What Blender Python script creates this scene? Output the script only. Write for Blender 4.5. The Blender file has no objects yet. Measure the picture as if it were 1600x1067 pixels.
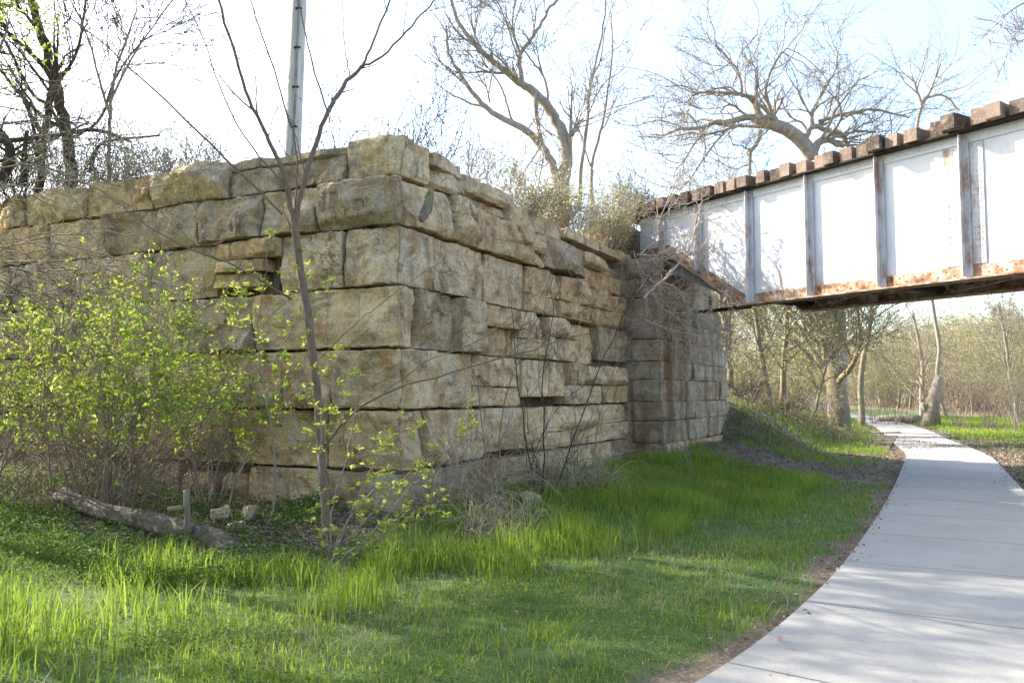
import bpy, math, random
import numpy as np
from mathutils import Vector

# ------------------------------------------------------------------ camera, world, sun, exposure
F = 1291.0; H = 1.65; PITCH = math.radians(3.64)
SP, CP = math.sin(PITCH), math.cos(PITCH)
sc = bpy.context.scene
cd = bpy.data.cameras.new('camera'); cam_o = bpy.data.objects.new('camera', cd); sc.collection.objects.link(cam_o)
cd.sensor_width = 36.0; cd.lens = 36.0 * F / 1600.0; cd.clip_start = 0.05; cd.clip_end = 3000
cam_o.location = (0, 0, H); cam_o.rotation_euler = (math.radians(90) + PITCH, 0, 0)
sc.camera = cam_o

SUN = np.array([-0.87, 0.49]); SUN = SUN / np.linalg.norm(SUN)
ELEV = math.radians(33)
w = bpy.data.worlds.new("World"); sc.world = w; w.use_nodes = True
wn = w.node_tree; bg = wn.nodes['Background']
sky = wn.nodes.new('ShaderNodeTexSky'); sky.sky_type = 'NISHITA'; sky.sun_disc = False
sky.sun_elevation = ELEV; sky.sun_rotation = math.atan2(SUN[0], SUN[1])
sky.air_density = 1.0; sky.dust_density = 2.2; sky.ozone_density = 1.0
wn.links.new(sky.outputs[0], bg.inputs[0]); bg.inputs[1].default_value = 0.15
sd = bpy.data.lights.new('sun', 'SUN'); sd.energy = 4.2; sd.angle = math.radians(0.5); sd.color = (1.0, 0.94, 0.84)
so = bpy.data.objects.new('sun', sd); sc.collection.objects.link(so)
sv = Vector((SUN[0] * math.cos(ELEV), SUN[1] * math.cos(ELEV), math.sin(ELEV)))
so.rotation_euler = sv.to_track_quat('Z', 'Y').to_euler()
sc.view_settings.view_transform = 'Standard'; sc.view_settings.look = 'None'
sc.view_settings.exposure = 2.0; sc.view_settings.gamma = 1.0; sc.view_settings.use_curve_mapping = False
sc.cycles.use_denoising = True
sc.cycles.max_bounces = 8; sc.cycles.transparent_max_bounces = 8

# ------------------------------------------------------------------ helpers
def at(px, py, Y):
    """pixel of the photograph + distance -> world point"""
    u = (px - 800) / F; v = -(py - 533.5) / F
    d = np.array([u, CP - v * SP, SP + v * CP])
    return np.array([0, 0, H]) + d * (Y / d[1])

def ongr(px, py, z=0.0):
    u = (px - 800) / F; v = -(py - 533.5) / F
    d = np.array([u, CP - v * SP, SP + v * CP])
    return np.array([0, 0, H]) + d * ((z - H) / d[2])

def sstep(x, a, b):
    t = np.clip((x - a) / (b - a), 0, 1); return t * t * (3 - 2 * t)

_perm = np.random.default_rng(7).random(1 << 16)
def vnoise(P):
    P = np.asarray(P, float); i = np.floor(P).astype(np.int64); f = P - i; f = f * f * (3 - 2 * f)
    def hsh(x, y, z): return _perm[((x * 73856093) ^ (y * 19349663) ^ (z * 83492791)) & 0xFFFF]
    x, y, z = i[:, 0], i[:, 1], i[:, 2]; r = 0
    for dx in (0, 1):
        for dy in (0, 1):
            for dz in (0, 1):
                wt = (f[:, 0] if dx else 1 - f[:, 0]) * (f[:, 1] if dy else 1 - f[:, 1]) * (f[:, 2] if dz else 1 - f[:, 2])
                r = r + wt * hsh(x + dx, y + dy, z + dz)
    return r * 2 - 1
def fbm(P, o=3):
    P = np.asarray(P, float); r = 0; a = 1.0; s = 0
    for k in range(o): r = r + a * vnoise(P * (2.03 ** k) + k * 17.3); s += a; a *= 0.5
    return r / s
def n2(x, y, f, o=3, off=0.0):
    return fbm(np.stack([np.ravel(x) * f + off, np.ravel(y) * f - off, np.full(np.size(x), off)], 1), o).reshape(np.shape(x))

class MB:
    def __init__(s): s.V = []; s.Q = []; s.T = []; s.A = []; s.n = 0
    def add(s, V, quads=None, tris=None, tint=0.5):
        V = np.asarray(V, float).reshape(-1, 3)
        if quads is not None and len(quads): s.Q.append(np.asarray(quads, np.int64).reshape(-1, 4) + s.n)
        if tris is not None and len(tris): s.T.append(np.asarray(tris, np.int64).reshape(-1, 3) + s.n)
        s.V.append(V); s.A.append(np.broadcast_to(np.asarray(tint, float), (len(V),)) if np.ndim(tint) < 1 else np.asarray(tint, float)); s.n += len(V)
    def box(s, lo, hi, fn=None, tint=0.5):
        x0, y0, z0 = lo; x1, y1, z1 = hi
        V = np.array([(x0, y0, z0), (x1, y0, z0), (x1, y1, z0), (x0, y1, z0), (x0, y0, z1), (x1, y0, z1), (x1, y1, z1), (x0, y1, z1)], float)
        if fn: V = fn(V)
        s.add(V, [(0, 3, 2, 1), (4, 5, 6, 7), (0, 1, 5, 4), (1, 2, 6, 5), (2, 3, 7, 6), (3, 0, 4, 7)], tint=tint)
    def tube(s, P, R, k=0, tint=0.5, cap=False):
        P = np.asarray(P, float); n = len(P); R = np.broadcast_to(np.asarray(R, float), (n,))
        if k == 0:
            m = R.max(); k = 10 if m > .12 else 8 if m > .05 else 6 if m > .015 else 4 if m > .006 else 3
        T = np.gradient(P, axis=0); T /= (np.linalg.norm(T, axis=1, keepdims=True) + 1e-9)
        ref = np.array([0.31, 0.17, 0.93]) if abs(T[:, 2]).mean() < .8 else np.array([0.95, 0.2, 0.1])
        U = np.cross(T, ref); U /= (np.linalg.norm(U, axis=1, keepdims=True) + 1e-9); W = np.cross(T, U)
        an = np.arange(k) * 2 * math.pi / k
        V = P[:, None, :] + R[:, None, None] * (np.cos(an)[None, :, None] * U[:, None, :] + np.sin(an)[None, :, None] * W[:, None, :])
        i = np.arange(n - 1)[:, None] * k; j = np.arange(k)[None, :]; j2 = (j + 1) % k
        q = np.stack([i + j, i + j2, i + k + j2, i + k + j], -1).reshape(-1, 4)
        t = []
        V = V.reshape(-1, 3)
        if cap:
            V = np.vstack([V, P[0], P[-1]]); c0 = n * k; b = (n - 1) * k
            for a in range(k):
                t.append((c0, (a + 1) % k, a)); t.append((c0 + 1, b + a, b + (a + 1) % k))
        s.add(V, q, t, tint)
    def build(s, name, mat, parent=None, smooth=True, sharp=0):
        me = bpy.data.meshes.new(name)
        V = np.concatenate(s.V); A = np.concatenate(s.A)
        Q = np.concatenate(s.Q) if s.Q else np.zeros((0, 4), np.int64)
        T = np.concatenate(s.T) if s.T else np.zeros((0, 3), np.int64)
        me.vertices.add(len(V)); me.vertices.foreach_set('co', V.astype(np.float32).ravel())
        nl = Q.size + T.size
        me.loops.add(nl); me.loops.foreach_set('vertex_index', np.concatenate([Q.ravel(), T.ravel()]).astype(np.int32))
        me.polygons.add(len(Q) + len(T))
        ls = np.concatenate([np.arange(len(Q)) * 4, Q.size + np.arange(len(T)) * 3]).astype(np.int32)
        me.polygons.foreach_set('loop_start', ls)
        me.polygons.foreach_set('use_smooth', np.full(len(ls), bool(smooth)))
        at_ = me.attributes.new('tint', 'FLOAT', 'POINT'); at_.data.foreach_set('value', A.astype(np.float32))
        me.update(calc_edges=True); me.validate()
        if sharp: me.set_sharp_from_angle(angle=math.radians(sharp))
        me.materials.append(mat)
        o = bpy.data.objects.new(name, me); sc.collection.objects.link(o)
        if parent is not None: o.parent = parent; o.matrix_parent_inverse.identity(); 
        return o

def tag(o, label=None, cat=None, group=None, kind=None):
    if label: o['label'] = label
    if cat: o['category'] = cat
    if group: o['group'] = group
    if kind: o['kind'] = kind
    return o
def empty(name, loc=(0, 0, 0), label=None, cat=None, group=None):
    o = bpy.data.objects.new(name, None); o.location = loc; o.empty_display_size = .3
    sc.collection.objects.link(o); return tag(o, label, cat, group)
def shift(mb, loc):
    loc = np.asarray(loc, float)
    mb.V = [v - loc for v in mb.V]; return mb
def copy_tree(o, parent=None):
    c = o.copy(); sc.collection.objects.link(c)
    if parent is not None: c.parent = parent
    for ch in list(o.children): copy_tree(ch, c)
    return c

# ------------------------------------------------------------------ materials
class NT:
    def __init__(s, name):
        s.m = bpy.data.materials.new(name); s.m.use_nodes = True; s.t = s.m.node_tree
        s.b = s.t.nodes['Principled BSDF']; s.out = s.t.nodes['Material Output']; s.b.inputs['Specular IOR Level'].default_value = .25
    def n(s, typ, **kw):
        nd = s.t.nodes.new('ShaderNode' + typ)
        for k, v in kw.items(): setattr(nd, k, v)
        return nd
    def l(s, a, b): s.t.links.new(a, b)
    def coord(s, scale=(1, 1, 1), kind='Object'):
        c = s.n('TexCoord'); m = s.n('Mapping'); m.inputs['Scale'].default_value = scale
        s.l(c.outputs[kind], m.inputs['Vector']); return m.outputs[0]
    def noise(s, vec, scale, detail=4, rough=.55, dist=0.0):
        nd = s.n('TexNoise'); nd.inputs['Scale'].default_value = scale; nd.inputs['Detail'].default_value = detail
        nd.inputs['Roughness'].default_value = rough; nd.inputs['Distortion'].default_value = dist
        s.l(vec, nd.inputs['Vector']); return nd.outputs['Fac']
    def ramp(s, fac, stops):
        r = s.n('ValToRGB'); e = r.color_ramp.elements
        while len(e) < len(stops): e.new(.5)
        for el, (p, c) in zip(e, stops): el.position = p; el.color = (c if len(c) == 4 else (*c, 1)) if not isinstance(c, float) else (c, c, c, 1)
        s.l(fac, r.inputs['Fac']); return r.outputs['Color']
    def mix(s, fac, a, b, mode='MIX'):
        m = s.n('Mix', data_type='RGBA', blend_type=mode)
        for inp, v in ((0, fac), (6, a), (7, b)):
            if isinstance(v, (int, float)): m.inputs[inp].default_value = v
            elif isinstance(v, tuple): m.inputs[inp].default_value = (*v, 1) if len(v) == 3 else v
            else: s.l(v, m.inputs[inp])
        return m.outputs[2]
    def math(s, op, a, b=0.0):
        m = s.n('Math', operation=op)
        for i, v in enumerate((a, b)):
            if isinstance(v, (int, float)): m.inputs[i].default_value = v
            else: s.l(v, m.inputs[i])
        return m.outputs[0]
    def tint(s):
        a = s.n('Attribute'); a.attribute_name = 'tint'; return a.outputs['Fac']
    def bump(s, h, strength=.5, dist=.02):
        b = s.n('Bump'); b.inputs['Strength'].default_value = strength; b.inputs['Distance'].default_value = dist
        s.l(h, b.inputs['Height']); s.l(b.outputs[0], s.b.inputs['Normal'])
    def col(s, c):
        if isinstance(c, tuple): s.b.inputs['Base Color'].default_value = (*c, 1)
        else: s.l(c, s.b.inputs['Base Color'])
    def rough(s, r): s.b.inputs['Roughness'].default_value = r

def leaf_mat(name, dark, light, trans=.45, rough=.5, spec=.3):
    m = NT(name); c = m.ramp(m.tint(), [(0, dark), (1, light)])
    m.col(c); m.rough(rough); m.b.inputs['Specular IOR Level'].default_value = spec
    tr = m.n('BsdfTranslucent'); m.l(c, tr.inputs['Color'])
    ms = m.n('MixShader'); ms.inputs[0].default_value = trans
    m.l(m.b.outputs[0], ms.inputs[1]); m.l(tr.outputs[0], ms.inputs[2]); m.l(ms.outputs[0], m.out.inputs['Surface'])
    return m.m

def bark_mat(name, a, b, sc_=18, moss=None):
    m = NT(name); v = m.coord((1, 1, .35)); f = m.noise(v, sc_, 5, .65)
    c = m.ramp(f, [(.3, a), (.7, b)])
    if moss:
        g = m.ramp(m.noise(m.coord(), 2.2, 3), [(.48, 0.0), (.66, 1.0)]); c = m.mix(g, c, moss)
    t = m.tint(); c = m.mix(m.math('MULTIPLY', t, .5), c, m.mix(1.0, c, (.45, .42, .4), 'MULTIPLY'))
    m.col(c); m.rough(.9); m.bump(f, .8, .02); return m.m

def stone_mat(name, stops, stain=(.10, .09, .075), rust=None, seed=0.0, moss=.0):
    m = NT(name); v = m.coord(); oi = m.n('ObjectInfo')
    off = m.n('VectorMath', operation='ADD'); m.l(v, off.inputs[0])
    cb = m.n('CombineXYZ'); rm = m.math('MULTIPLY', oi.outputs['Random'], 37.0)
    for k in range(3): m.l(rm, cb.inputs[k])
    m.l(cb.outputs[0], off.inputs[1]); v2 = off.outputs[0]
    big = m.noise(v2, 1.3, 5, .6, .6); c = m.ramp(big, stops)
    # banded bedding, tilted very slightly
    vb = m.n('Mapping'); vb.inputs['Scale'].default_value = (.5, .5, 6.0); m.l(v2, vb.inputs['Vector'])
    band = m.noise(vb.outputs[0], 1.6, 4, .6, .3)
    c = m.mix(m.ramp(band, [(.35, .55), (.6, 0.0)]), c, m.mix(1.0, c, (.62, .55, .46), 'MULTIPLY'))
    # drip streaks
    vs = m.n('Mapping'); vs.inputs['Scale'].default_value = (5.0, 5.0, .35); m.l(v2, vs.inputs['Vector'])
    st = m.noise(vs.outputs[0], 1.6, 4, .6)
    patch = m.ramp(m.noise(v2, .9, 2), [(.42, 0.0), (.62, 1.0)])
    c = m.mix(m.math('MULTIPLY', m.ramp(st, [(.50, 0.0), (.66, .85)]), patch), c, (.66, .61, .52))
    c = m.mix(m.math('MULTIPLY', m.ramp(st, [(.30, .75), (.45, 0.0)]), m.ramp(m.noise(v2, .8, 2), [(.44, 0.0), (.58, 1.0)])), c, (.15, .14, .13))
    # grey black weathering
    wz = m.noise(v2, 2.1, 6, .7, .8)
    c = m.mix(m.ramp(wz, [(.50, 0.0), (.60, .45), (.74, .85)]), c, stain)
    # yellow ochre stain
    oc = m.noise(v2, 3.1, 3, .5); c = m.mix(m.ramp(oc, [(.54, 0.0), (.70, .6)]), c, (.42, .26, .10))
    if rust:
        vr = m.n('Mapping'); vr.inputs['Scale'].default_value = (1.3, 1.3, .12); m.l(v, vr.inputs['Vector'])
        rr = m.noise(vr.outputs[0], 1.5, 4, .6); c = m.mix(m.ramp(rr, [(.5, 0.0), (.66, .8)]), c, rust)
    if moss:
        mg = m.noise(v2, 4.0, 5, .7); c = m.mix(m.ramp(mg, [(.60, 0.0), (.72, moss)]), c, (.07, .085, .03))
    rnd = m.ramp(oi.outputs['Random'], [(0, (.70, .69, .70)), (.35, (1.0, .98, .95)), (.7, (1.1, 1.05, .96)), (1, (.95, .84, .70))])
    c = m.mix(1.0, c, rnd, 'MULTIPLY')
    vo = m.n('TexVoronoi', feature='DISTANCE_TO_EDGE'); vo.inputs['Scale'].default_value = 1.5
    dn = m.n('TexNoise'); dn.inputs['Scale'].default_value = 3.0; dn.inputs['Detail'].default_value = 5; m.l(v2, dn.inputs['Vector'])
    dm = m.n('VectorMath', operation='MULTIPLY_ADD'); m.l(dn.outputs['Color'], dm.inputs[0]); dm.inputs[1].default_value = (.5, .5, .9); m.l(v2, dm.inputs[2]); m.l(dm.outputs[0], vo.inputs['Vector'])
    crk = m.math('MULTIPLY', m.ramp(vo.outputs['Distance'], [(.0, .9), (.016, 0.0)]), m.ramp(m.noise(v2, 1.1, 2), [(.54, 0.0), (.60, .9)]))
    c = m.mix(crk, c, (.05, .042, .035))
    fine = m.noise(v2, 28, 6, .7)
    c = m.mix(m.ramp(fine, [(.34, .75), (.56, 0.0)]), c, m.mix(1.0, c, (.55, .52, .48), 'MULTIPLY'))
    m.col(c); m.rough(.93)
    hh = m.math('ADD', m.math('MULTIPLY', fine, .35), m.math('MULTIPLY', m.noise(v2, 7, 6, .65), 1.0))
    m.bump(hh, 1.0, .05); return m.m

M = {}
M['stone'] = stone_mat('limestone', [(.26, (.35, .245, .14)), (.40, (.60, .455, .285)), (.52, (.74, .60, .41)), (.62, (.63, .485, .31)), (.70, (.47, .385, .295)), (.8, (.40, .34, .28))], moss=.55)
M['abut'] = stone_mat('abutment_stone', [(.30, (.40, .32, .22)), (.5, (.58, .48, .34)), (.75, (.66, .57, .44))], rust=(.19, .085, .03))
M['core'] = stone_mat('wall_core', [(.3, (.05, .042, .03)), (.7, (.09, .075, .05))])

m = NT('concrete'); v = m.coord(); c = m.ramp(m.noise(v, .9, 6, .65), [(.3, (.285, .268, .238)), (.7, (.36, .340, .304))])
c = m.mix(m.ramp(m.noise(v, 60, 3, .6), [(.35, .35), (.5, 0.0)]), c, (.20, .195, .19))
c = m.mix(m.ramp(m.noise(v, 3.2, 5, .7), [(.58, 0.0), (.75, .6)]), c, (.19, .17, .145))
c = m.mix(m.ramp(m.noise(v, 1.1, 6, .75, .6), [(.50, 0.0), (.66, .35)]), c, (.36, .335, .295))
c = m.mix(m.ramp(m.noise(v, 11, 3, .6), [(.66, 0.0), (.72, .5)]), c, (.17, .155, .135))
m.col(c); m.rough(.85); m.bump(m.noise(v, 90, 4, .6), .4, .006); M['concrete'] = m.m

m = NT('girder_paint'); v = m.coord()
sep = m.n('SeparateXYZ'); m.l(v, sep.inputs[0])
hgt = sep.outputs['Z']                                   # local height above bottom flange
c = m.ramp(m.noise(v, 1.2, 4, .6), [(.3, (.56, .58, .61)), (.7, (.66, .67, .69))])
vs = m.n('Mapping'); vs.inputs['Scale'].default_value = (1, 1, .5); m.l(v, vs.inputs['Vector'])
rn = m.noise(vs.outputs[0], 3.0, 6, .7, .4)
low = m.n('MapRange'); low.inputs[1].default_value = 1.0; low.inputs[2].default_value = .05; low.inputs[3].default_value = 0; low.inputs[4].default_value = .30; m.l(hgt, low.inputs[0])
rf = m.ramp(m.math('ADD', rn, low.outputs[0]), [(.56, 0.0), (.82, 1.0)])
c = m.mix(m.math('MULTIPLY', rf, m.ramp(m.noise(v, 2.2, 5, .7), [(.35, .25), (.7, .95)])), c, m.ramp(m.noise(v, 12, 4), [(.3, (.22, .10, .05)), (.7, (.42, .27, .17))]))
m.col(c); m.rough(.6); m.bump(rn, .15, .01); M['paint'] = m.m

m = NT('stiffener_paint'); v = m.coord(); f = m.noise(m.coord((1, 1, .4)), 4, 6, .7)
c = m.ramp(f, [(.3, (.20, .10, .06)), (.42, (.40, .31, .27)), (.5, (.50, .485, .49)), (.75, (.60, .59, .60))]); m.col(c); m.rough(.65); m.bump(f, .2, .01); M['stiff'] = m.m
m = NT('rusty_steel'); v = m.coord(); f = m.noise(v, 4, 6, .7)
c = m.ramp(f, [(.32, (.10, .05, .028)), (.45, (.27, .15, .085)), (.55, (.40, .30, .22)), (.68, (.50, .48, .45))])
m.col(c); m.rough(.85); m.bump(f, .4, .01); M['rust'] = m.m
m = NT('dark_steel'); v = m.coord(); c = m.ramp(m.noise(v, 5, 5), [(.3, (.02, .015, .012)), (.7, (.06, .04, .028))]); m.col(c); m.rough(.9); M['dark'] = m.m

m = NT('tie_timber'); v = m.coord((1, 1, 1)); oi = m.n('ObjectInfo')
f = m.noise(m.coord((2, 14, 14)), 1.5, 5, .65)
c = m.ramp(f, [(.3, (.035, .024, .018)), (.55, (.085, .062, .048)), (.75, (.19, .15, .12))])
c = m.mix(m.ramp(oi.outputs['Random'], [(.2, 0.0), (1, .6)]), c, (.40, .29, .225))
c = m.mix(m.ramp(m.noise(v, 9, 4), [(.5, 0.0), (.7, .6)]), c, (.30, .24, .18))
m.col(c); m.rough(.92); m.bump(f, .8, .015); M['tie'] = m.m

m = NT('pole_wood'); f = m.noise(m.coord((8, 8, .5)), 3, 5, .6); m.col(m.ramp(f, [(.3, (.36, .34, .315)), (.7, (.58, .55, .52))])); m.rough(.9); m.bump(f, .5, .01); M['pole'] = m.m
M['conduit'] = NT('conduit').m
M['bark'] = bark_mat('sapling_bark', (.13, .085, .06), (.25, .18, .135), 30)
M['bark_dark'] = bark_mat('dark_bark', (.035, .026, .02), (.12, .09, .07), 14)
M['bark_grey'] = bark_mat('grey_bark', (.20, .165, .125), (.42, .36, .29), 10)
M['bark_ivy'] = bark_mat('mossy_bark', (.13, .10, .07), (.30, .24, .17), 9, (.22, .23, .08))
M['twig'] = bark_mat('dry_twig', (.17, .13, .10), (.36, .29, .23), 25)
M['pale_twig'] = bark_mat('pale_twig', (.33, .27, .21), (.56, .47, .38), 25)
M['log'] = bark_mat('log_bark', (.055, .044, .034), (.16, .13, .10), 12)
M['straw'] = bark_mat('dry_straw', (.30, .235, .15), (.50, .41, .29), 25)
M['leaf'] = leaf_mat('spring_leaf', (.08, .17, .02), (.44, .52, .07), .5)
M['leaf_yel'] = leaf_mat('sprout_leaf', (.18, .25, .03), (.50, .53, .10), .5)
M['leaf_small'] = leaf_mat('budding_leaf', (.10, .13, .03), (.27, .29, .08), .5)
M['leaf_pale'] = leaf_mat('pale_bud', (.22, .20, .09), (.42, .40, .17), .5)
M['weed'] = leaf_mat('weed_leaf', (.045, .095, .02), (.15, .23, .045), .4, .7, .12)
M['grass'] = leaf_mat('grass_blade', (.075, .155, .018), (.33, .42, .06), .45, .6, .15)
M['drygrass'] = leaf_mat('dry_blade', (.19, .15, .095), (.42, .35, .24), .3)
M['litter'] = leaf_mat('dead_leaf', (.08, .055, .038), (.36, .29, .22), .15, .8)

# ------------------------------------------------------------------ site frame
C = np.array([-1.40, 10.65]); ER = np.array([.446, .895]); ER /= np.linalg.norm(ER); EL = np.array([-ER[1], ER[0]])
def wab(a, b, z):
    a = np.asarray(a, float); b = np.asarray(b, float)
    return np.stack([C[0] + a * EL[0] + b * ER[0], C[1] + a * EL[1] + b * ER[1], z + 0 * a], -1)
def ab(x, y):
    dx = x - C[0]; dy = y - C[1]; return dx * EL[0] + dy * EL[1], dx * ER[0] + dy * ER[1]
def along(px, z, E):
    k = (px - 800) / F
    return (k * (C[1] * CP + (z - H) * SP) - C[0]) / (E[0] - k * E[1] * CP)

# path centre line
_s = np.array([-14, -8, -3, 0, 2, 4.5, 5.3, 6.3, 8, 9.8, 12.9, 17, 21.8, 26])
_n = np.array([-9.5, -5.9, -3.6, -2.65, -2.0, -1.24, -1.09, -.95, -.79, -.70, -.59, -.52, -.49, -.45]) + 1.0
NP = np.array([ER[1], -ER[0]])
PC = np.stack([_s * ER[0] + _n * NP[0], _s * ER[1] + _n * NP[1]], 1)
PC = np.vstack([PC, [(15.0, 30.8), (17.2, 36), (20.6, 45), (26.0, 62), (29.5, 78), (30.0, 95), (26, 112), (18, 125)]])
def resample(P, step):
    P = np.asarray(P, float)
    for _ in range(2):                                  # Chaikin smoothing
        a = P[:-1] * .75 + P[1:] * .25; b = P[:-1] * .25 + P[1:] * .75
        P = np.vstack([P[:1], np.stack([a, b], 1).reshape(-1, P.shape[1]), P[-1:]])
    d = np.concatenate([[0], np.cumsum(np.linalg.norm(np.diff(P, axis=0), axis=1))])
    t = np.arange(0, d[-1], step); return np.stack([np.interp(t, d, P[:, k]) for k in range(P.shape[1])], 1)
PL = resample(PC, .5)
PW = 1.0
def pdist(x, y):
    x = np.ravel(x); y = np.ravel(y); r = np.empty(len(x))
    for i in range(0, len(x), 20000):
        d = (x[i:i + 20000, None] - PL[None, :, 0]) ** 2 + (y[i:i + 20000, None] - PL[None, :, 1]) ** 2
        r[i:i + 20000] = np.sqrt(d.min(1))
    return r
def polydist(x, y, pts):
    P = resample(np.array(pts, float), .2); x = np.ravel(x); y = np.ravel(y)
    r = np.full(len(x), 1e9)
    for p in P: r = np.minimum(r, (x - p[0]) ** 2 + (y - p[1]) ** 2)
    return np.sqrt(r)

def bankz(a, b):
    """height of the railway embankment in wall coordinates"""
    near = 4.62 + 1.05 * sstep(a, .5, 3.2) * sstep(b, 2.0, 7.0) + .25 * sstep(b, .5, 3) + .12 * sstep(a, .3, 2)
    far = np.clip(.47 * (a + 3.4), 0, 5.7)
    k = np.where(a < .36, 1.0, sstep(b, 13.5, 15.5))
    px_, py_ = C[0] + a * EL[0] + b * ER[0] - 3.70, C[1] + a * EL[1] + b * ER[1] - 19.50
    al = px_ * .545 - py_ * .839; pe = -px_ * .839 - py_ * .545
    near = np.maximum(near, (5.92 - .62 * np.clip(np.abs(pe + 1.03) - 1.8, 0, 9)) * sstep(al, -.2, -.5))
    z = near * (1 - k) + far * k
    return z * (1 - sstep(b, 22, 36)) * (1 - sstep(a, 16, 26)) - .3 * sstep(b, 30, 36)
def gz(x, y, pd=None):
    x = np.ravel(np.asarray(x, float)); y = np.ravel(np.asarray(y, float))
    if pd is None: pd = pdist(x, y)
    a, b = ab(x, y)
    z = .05 * n2(x, y, .5, 3) + .02 * n2(x, y, 3.0, 2, 5.0)
    z += .16 * np.exp(-((a + .9) / 1.0) ** 2) * sstep(b, -1, 1) * (1 - sstep(b, 16, 18))
    z += .16 * sstep(b, -2.2, -.2) * sstep(a, -1, 1)
    z += .25 * np.exp(-(((a + 1.6) / 1.6) ** 2)) * sstep(b, 8, 12)
    z += sstep(b, 13.5, 15.5) * np.clip(.47 * (a + 3.4), 0, 2.2) * (1 - sstep(b, 24, 37))
    z += .25 * sstep(x, -3.5, -8) * sstep(y, 5, 9)
    flat = sstep(pd, PW + .05, PW + .9)
    z = z * flat - .035 * (1 - flat)
    z += .5 * sstep(y, 60, 140) * sstep(pd, 4, 25)
    return z

# ------------------------------------------------------------------ ground
def axis(lo, hi, c0, c1, fine):
    m_ = np.arange(c0, c1, fine); 
    def tail(s, e):
        r = []; st = fine; p = s
        while p < e: st *= 1.18; p += st; r.append(p)
        return np.array(r)
    return np.concatenate([c0 - tail(0, c0 - lo)[::-1], m_, c1 + tail(0, hi - c1)])
xs = axis(-900, 900, -9, 16, .13); ys = axis(-300, 1500, 2.5, 32, .13)
X, Y = np.meshgrid(xs, ys); x = X.ravel(); y = Y.ravel()
pd = pdist(x, y); z = gz(x, y, pd)
ga, gb = ab(x, y)
DIRT = [(5.2, 21.8), (5.9, 19.6), (6.5, 17.6), (7.2, 16.0)]
def dirtmask(x, y): return 1 - sstep(polydist(x, y, DIRT) + .35 * n2(x, y, 1.3, 3, 3.0), .55, 1.05)
def vis_grass(x, y, pd):
    """0..1 where turf grows"""
    a, b = ab(x, y)
    e = pd - PW + .30 * n2(x, y, 1.8, 4, 9.0)
    g = sstep(e, .10, .38)
    g = g * (1 - dirtmask(x, y))
    g = g * (1 - sstep(b, 8.6, 11.0) * (1 - sstep(b, 17, 22)) * .92 * (a > -6.2))
    right = (a < -7.5) & (b < 26)
    g = np.where(right, g * .18, g)
    g = g * (1 - .75 * sstep(b + .35 * n2(x, y, 1.5, 3, 33.0), -2.5, -1.9) * sstep(a, -.6, .3))
    return g
vg = vis_grass(x, y, pd) * (1 - .85 * sstep(pd, 5, 9) * sstep(y, 26, 36))
mb = MB(); nx, ny = len(xs), len(ys)
i = np.arange(ny - 1)[:, None] * nx + np.arange(nx - 1)[None, :]
q = np.stack([i, i + 1, i + nx + 1, i + nx], -1).reshape(-1, 4)
mb.add(np.stack([x, y, z], 1), q, tint=vg)
m = NT('ground_soil'); v = m.coord()
soil = m.ramp(m.noise(v, 2.5, 6, .7), [(.3, (.085, .058, .036)), (.55, (.165, .118, .078)), (.72, (.25, .195, .138))])
soil = m.mix(m.ramp(m.noise(v, 30, 4, .7), [(.5, 0.0), (.68, .7)]), soil, (.33, .29, .24))
turf = m.ramp(m.noise(v, 4, 5, .7), [(.3, (.035, .07, .015)), (.6, (.075, .13, .025)), (.75, (.15, .14, .06))])
m.col(m.mix(m.tint(), soil, turf)); m.rough(.95); m.bump(m.noise(v, 25, 5, .7), .8, .03); M['ground'] = m.m
tag(mb.build('ground', M['ground']), kind='structure')

# path: concrete slabs with real saw-cut gaps
mb = MB(); L = 1.9; d = np.concatenate([[0], np.cumsum(np.linalg.norm(np.diff(PL, axis=0), axis=1))])
tt = np.arange(0, d[-1] - L, L)
def pp(t):
    p = np.array([np.interp(t, d, PL[:, 0]), np.interp(t, d, PL[:, 1])]); 
    e = np.array([np.interp(t + .3, d, PL[:, 0]), np.interp(t + .3, d, PL[:, 1])]) - np.array([np.interp(t - .3, d, PL[:, 0]), np.interp(t - .3, d, PL[:, 1])])
    e /= np.linalg.norm(e) + 1e-9; return p, np.array([e[1], -e[0]])
for t0 in tt:
    rows = []
    for t in np.linspace(t0 + .010, t0 + L - .010, 6):
        p, n_ = pp(t)
        for wd in (-1, 1):
            rows.append((p[0] + n_[0] * PW * wd, p[1] + n_[1] * PW * wd, .012)); rows.append((p[0] + n_[0] * PW * wd, p[1] + n_[1] * PW * wd, -.10))
    rows = np.array(rows); qs = []
    for k in range(5):
        b = k * 4
        qs += [(b, b + 2, b + 6, b + 4), (b + 1, b, b + 4, b + 5), (b + 2, b + 3, b + 7, b + 6)]
    qs += [(0, 1, 3, 2), (22, 23, 21, 20)]
    mb.add(rows, qs)
tag(mb.build('path', M['concrete'], smooth=False), kind='structure')

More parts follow.
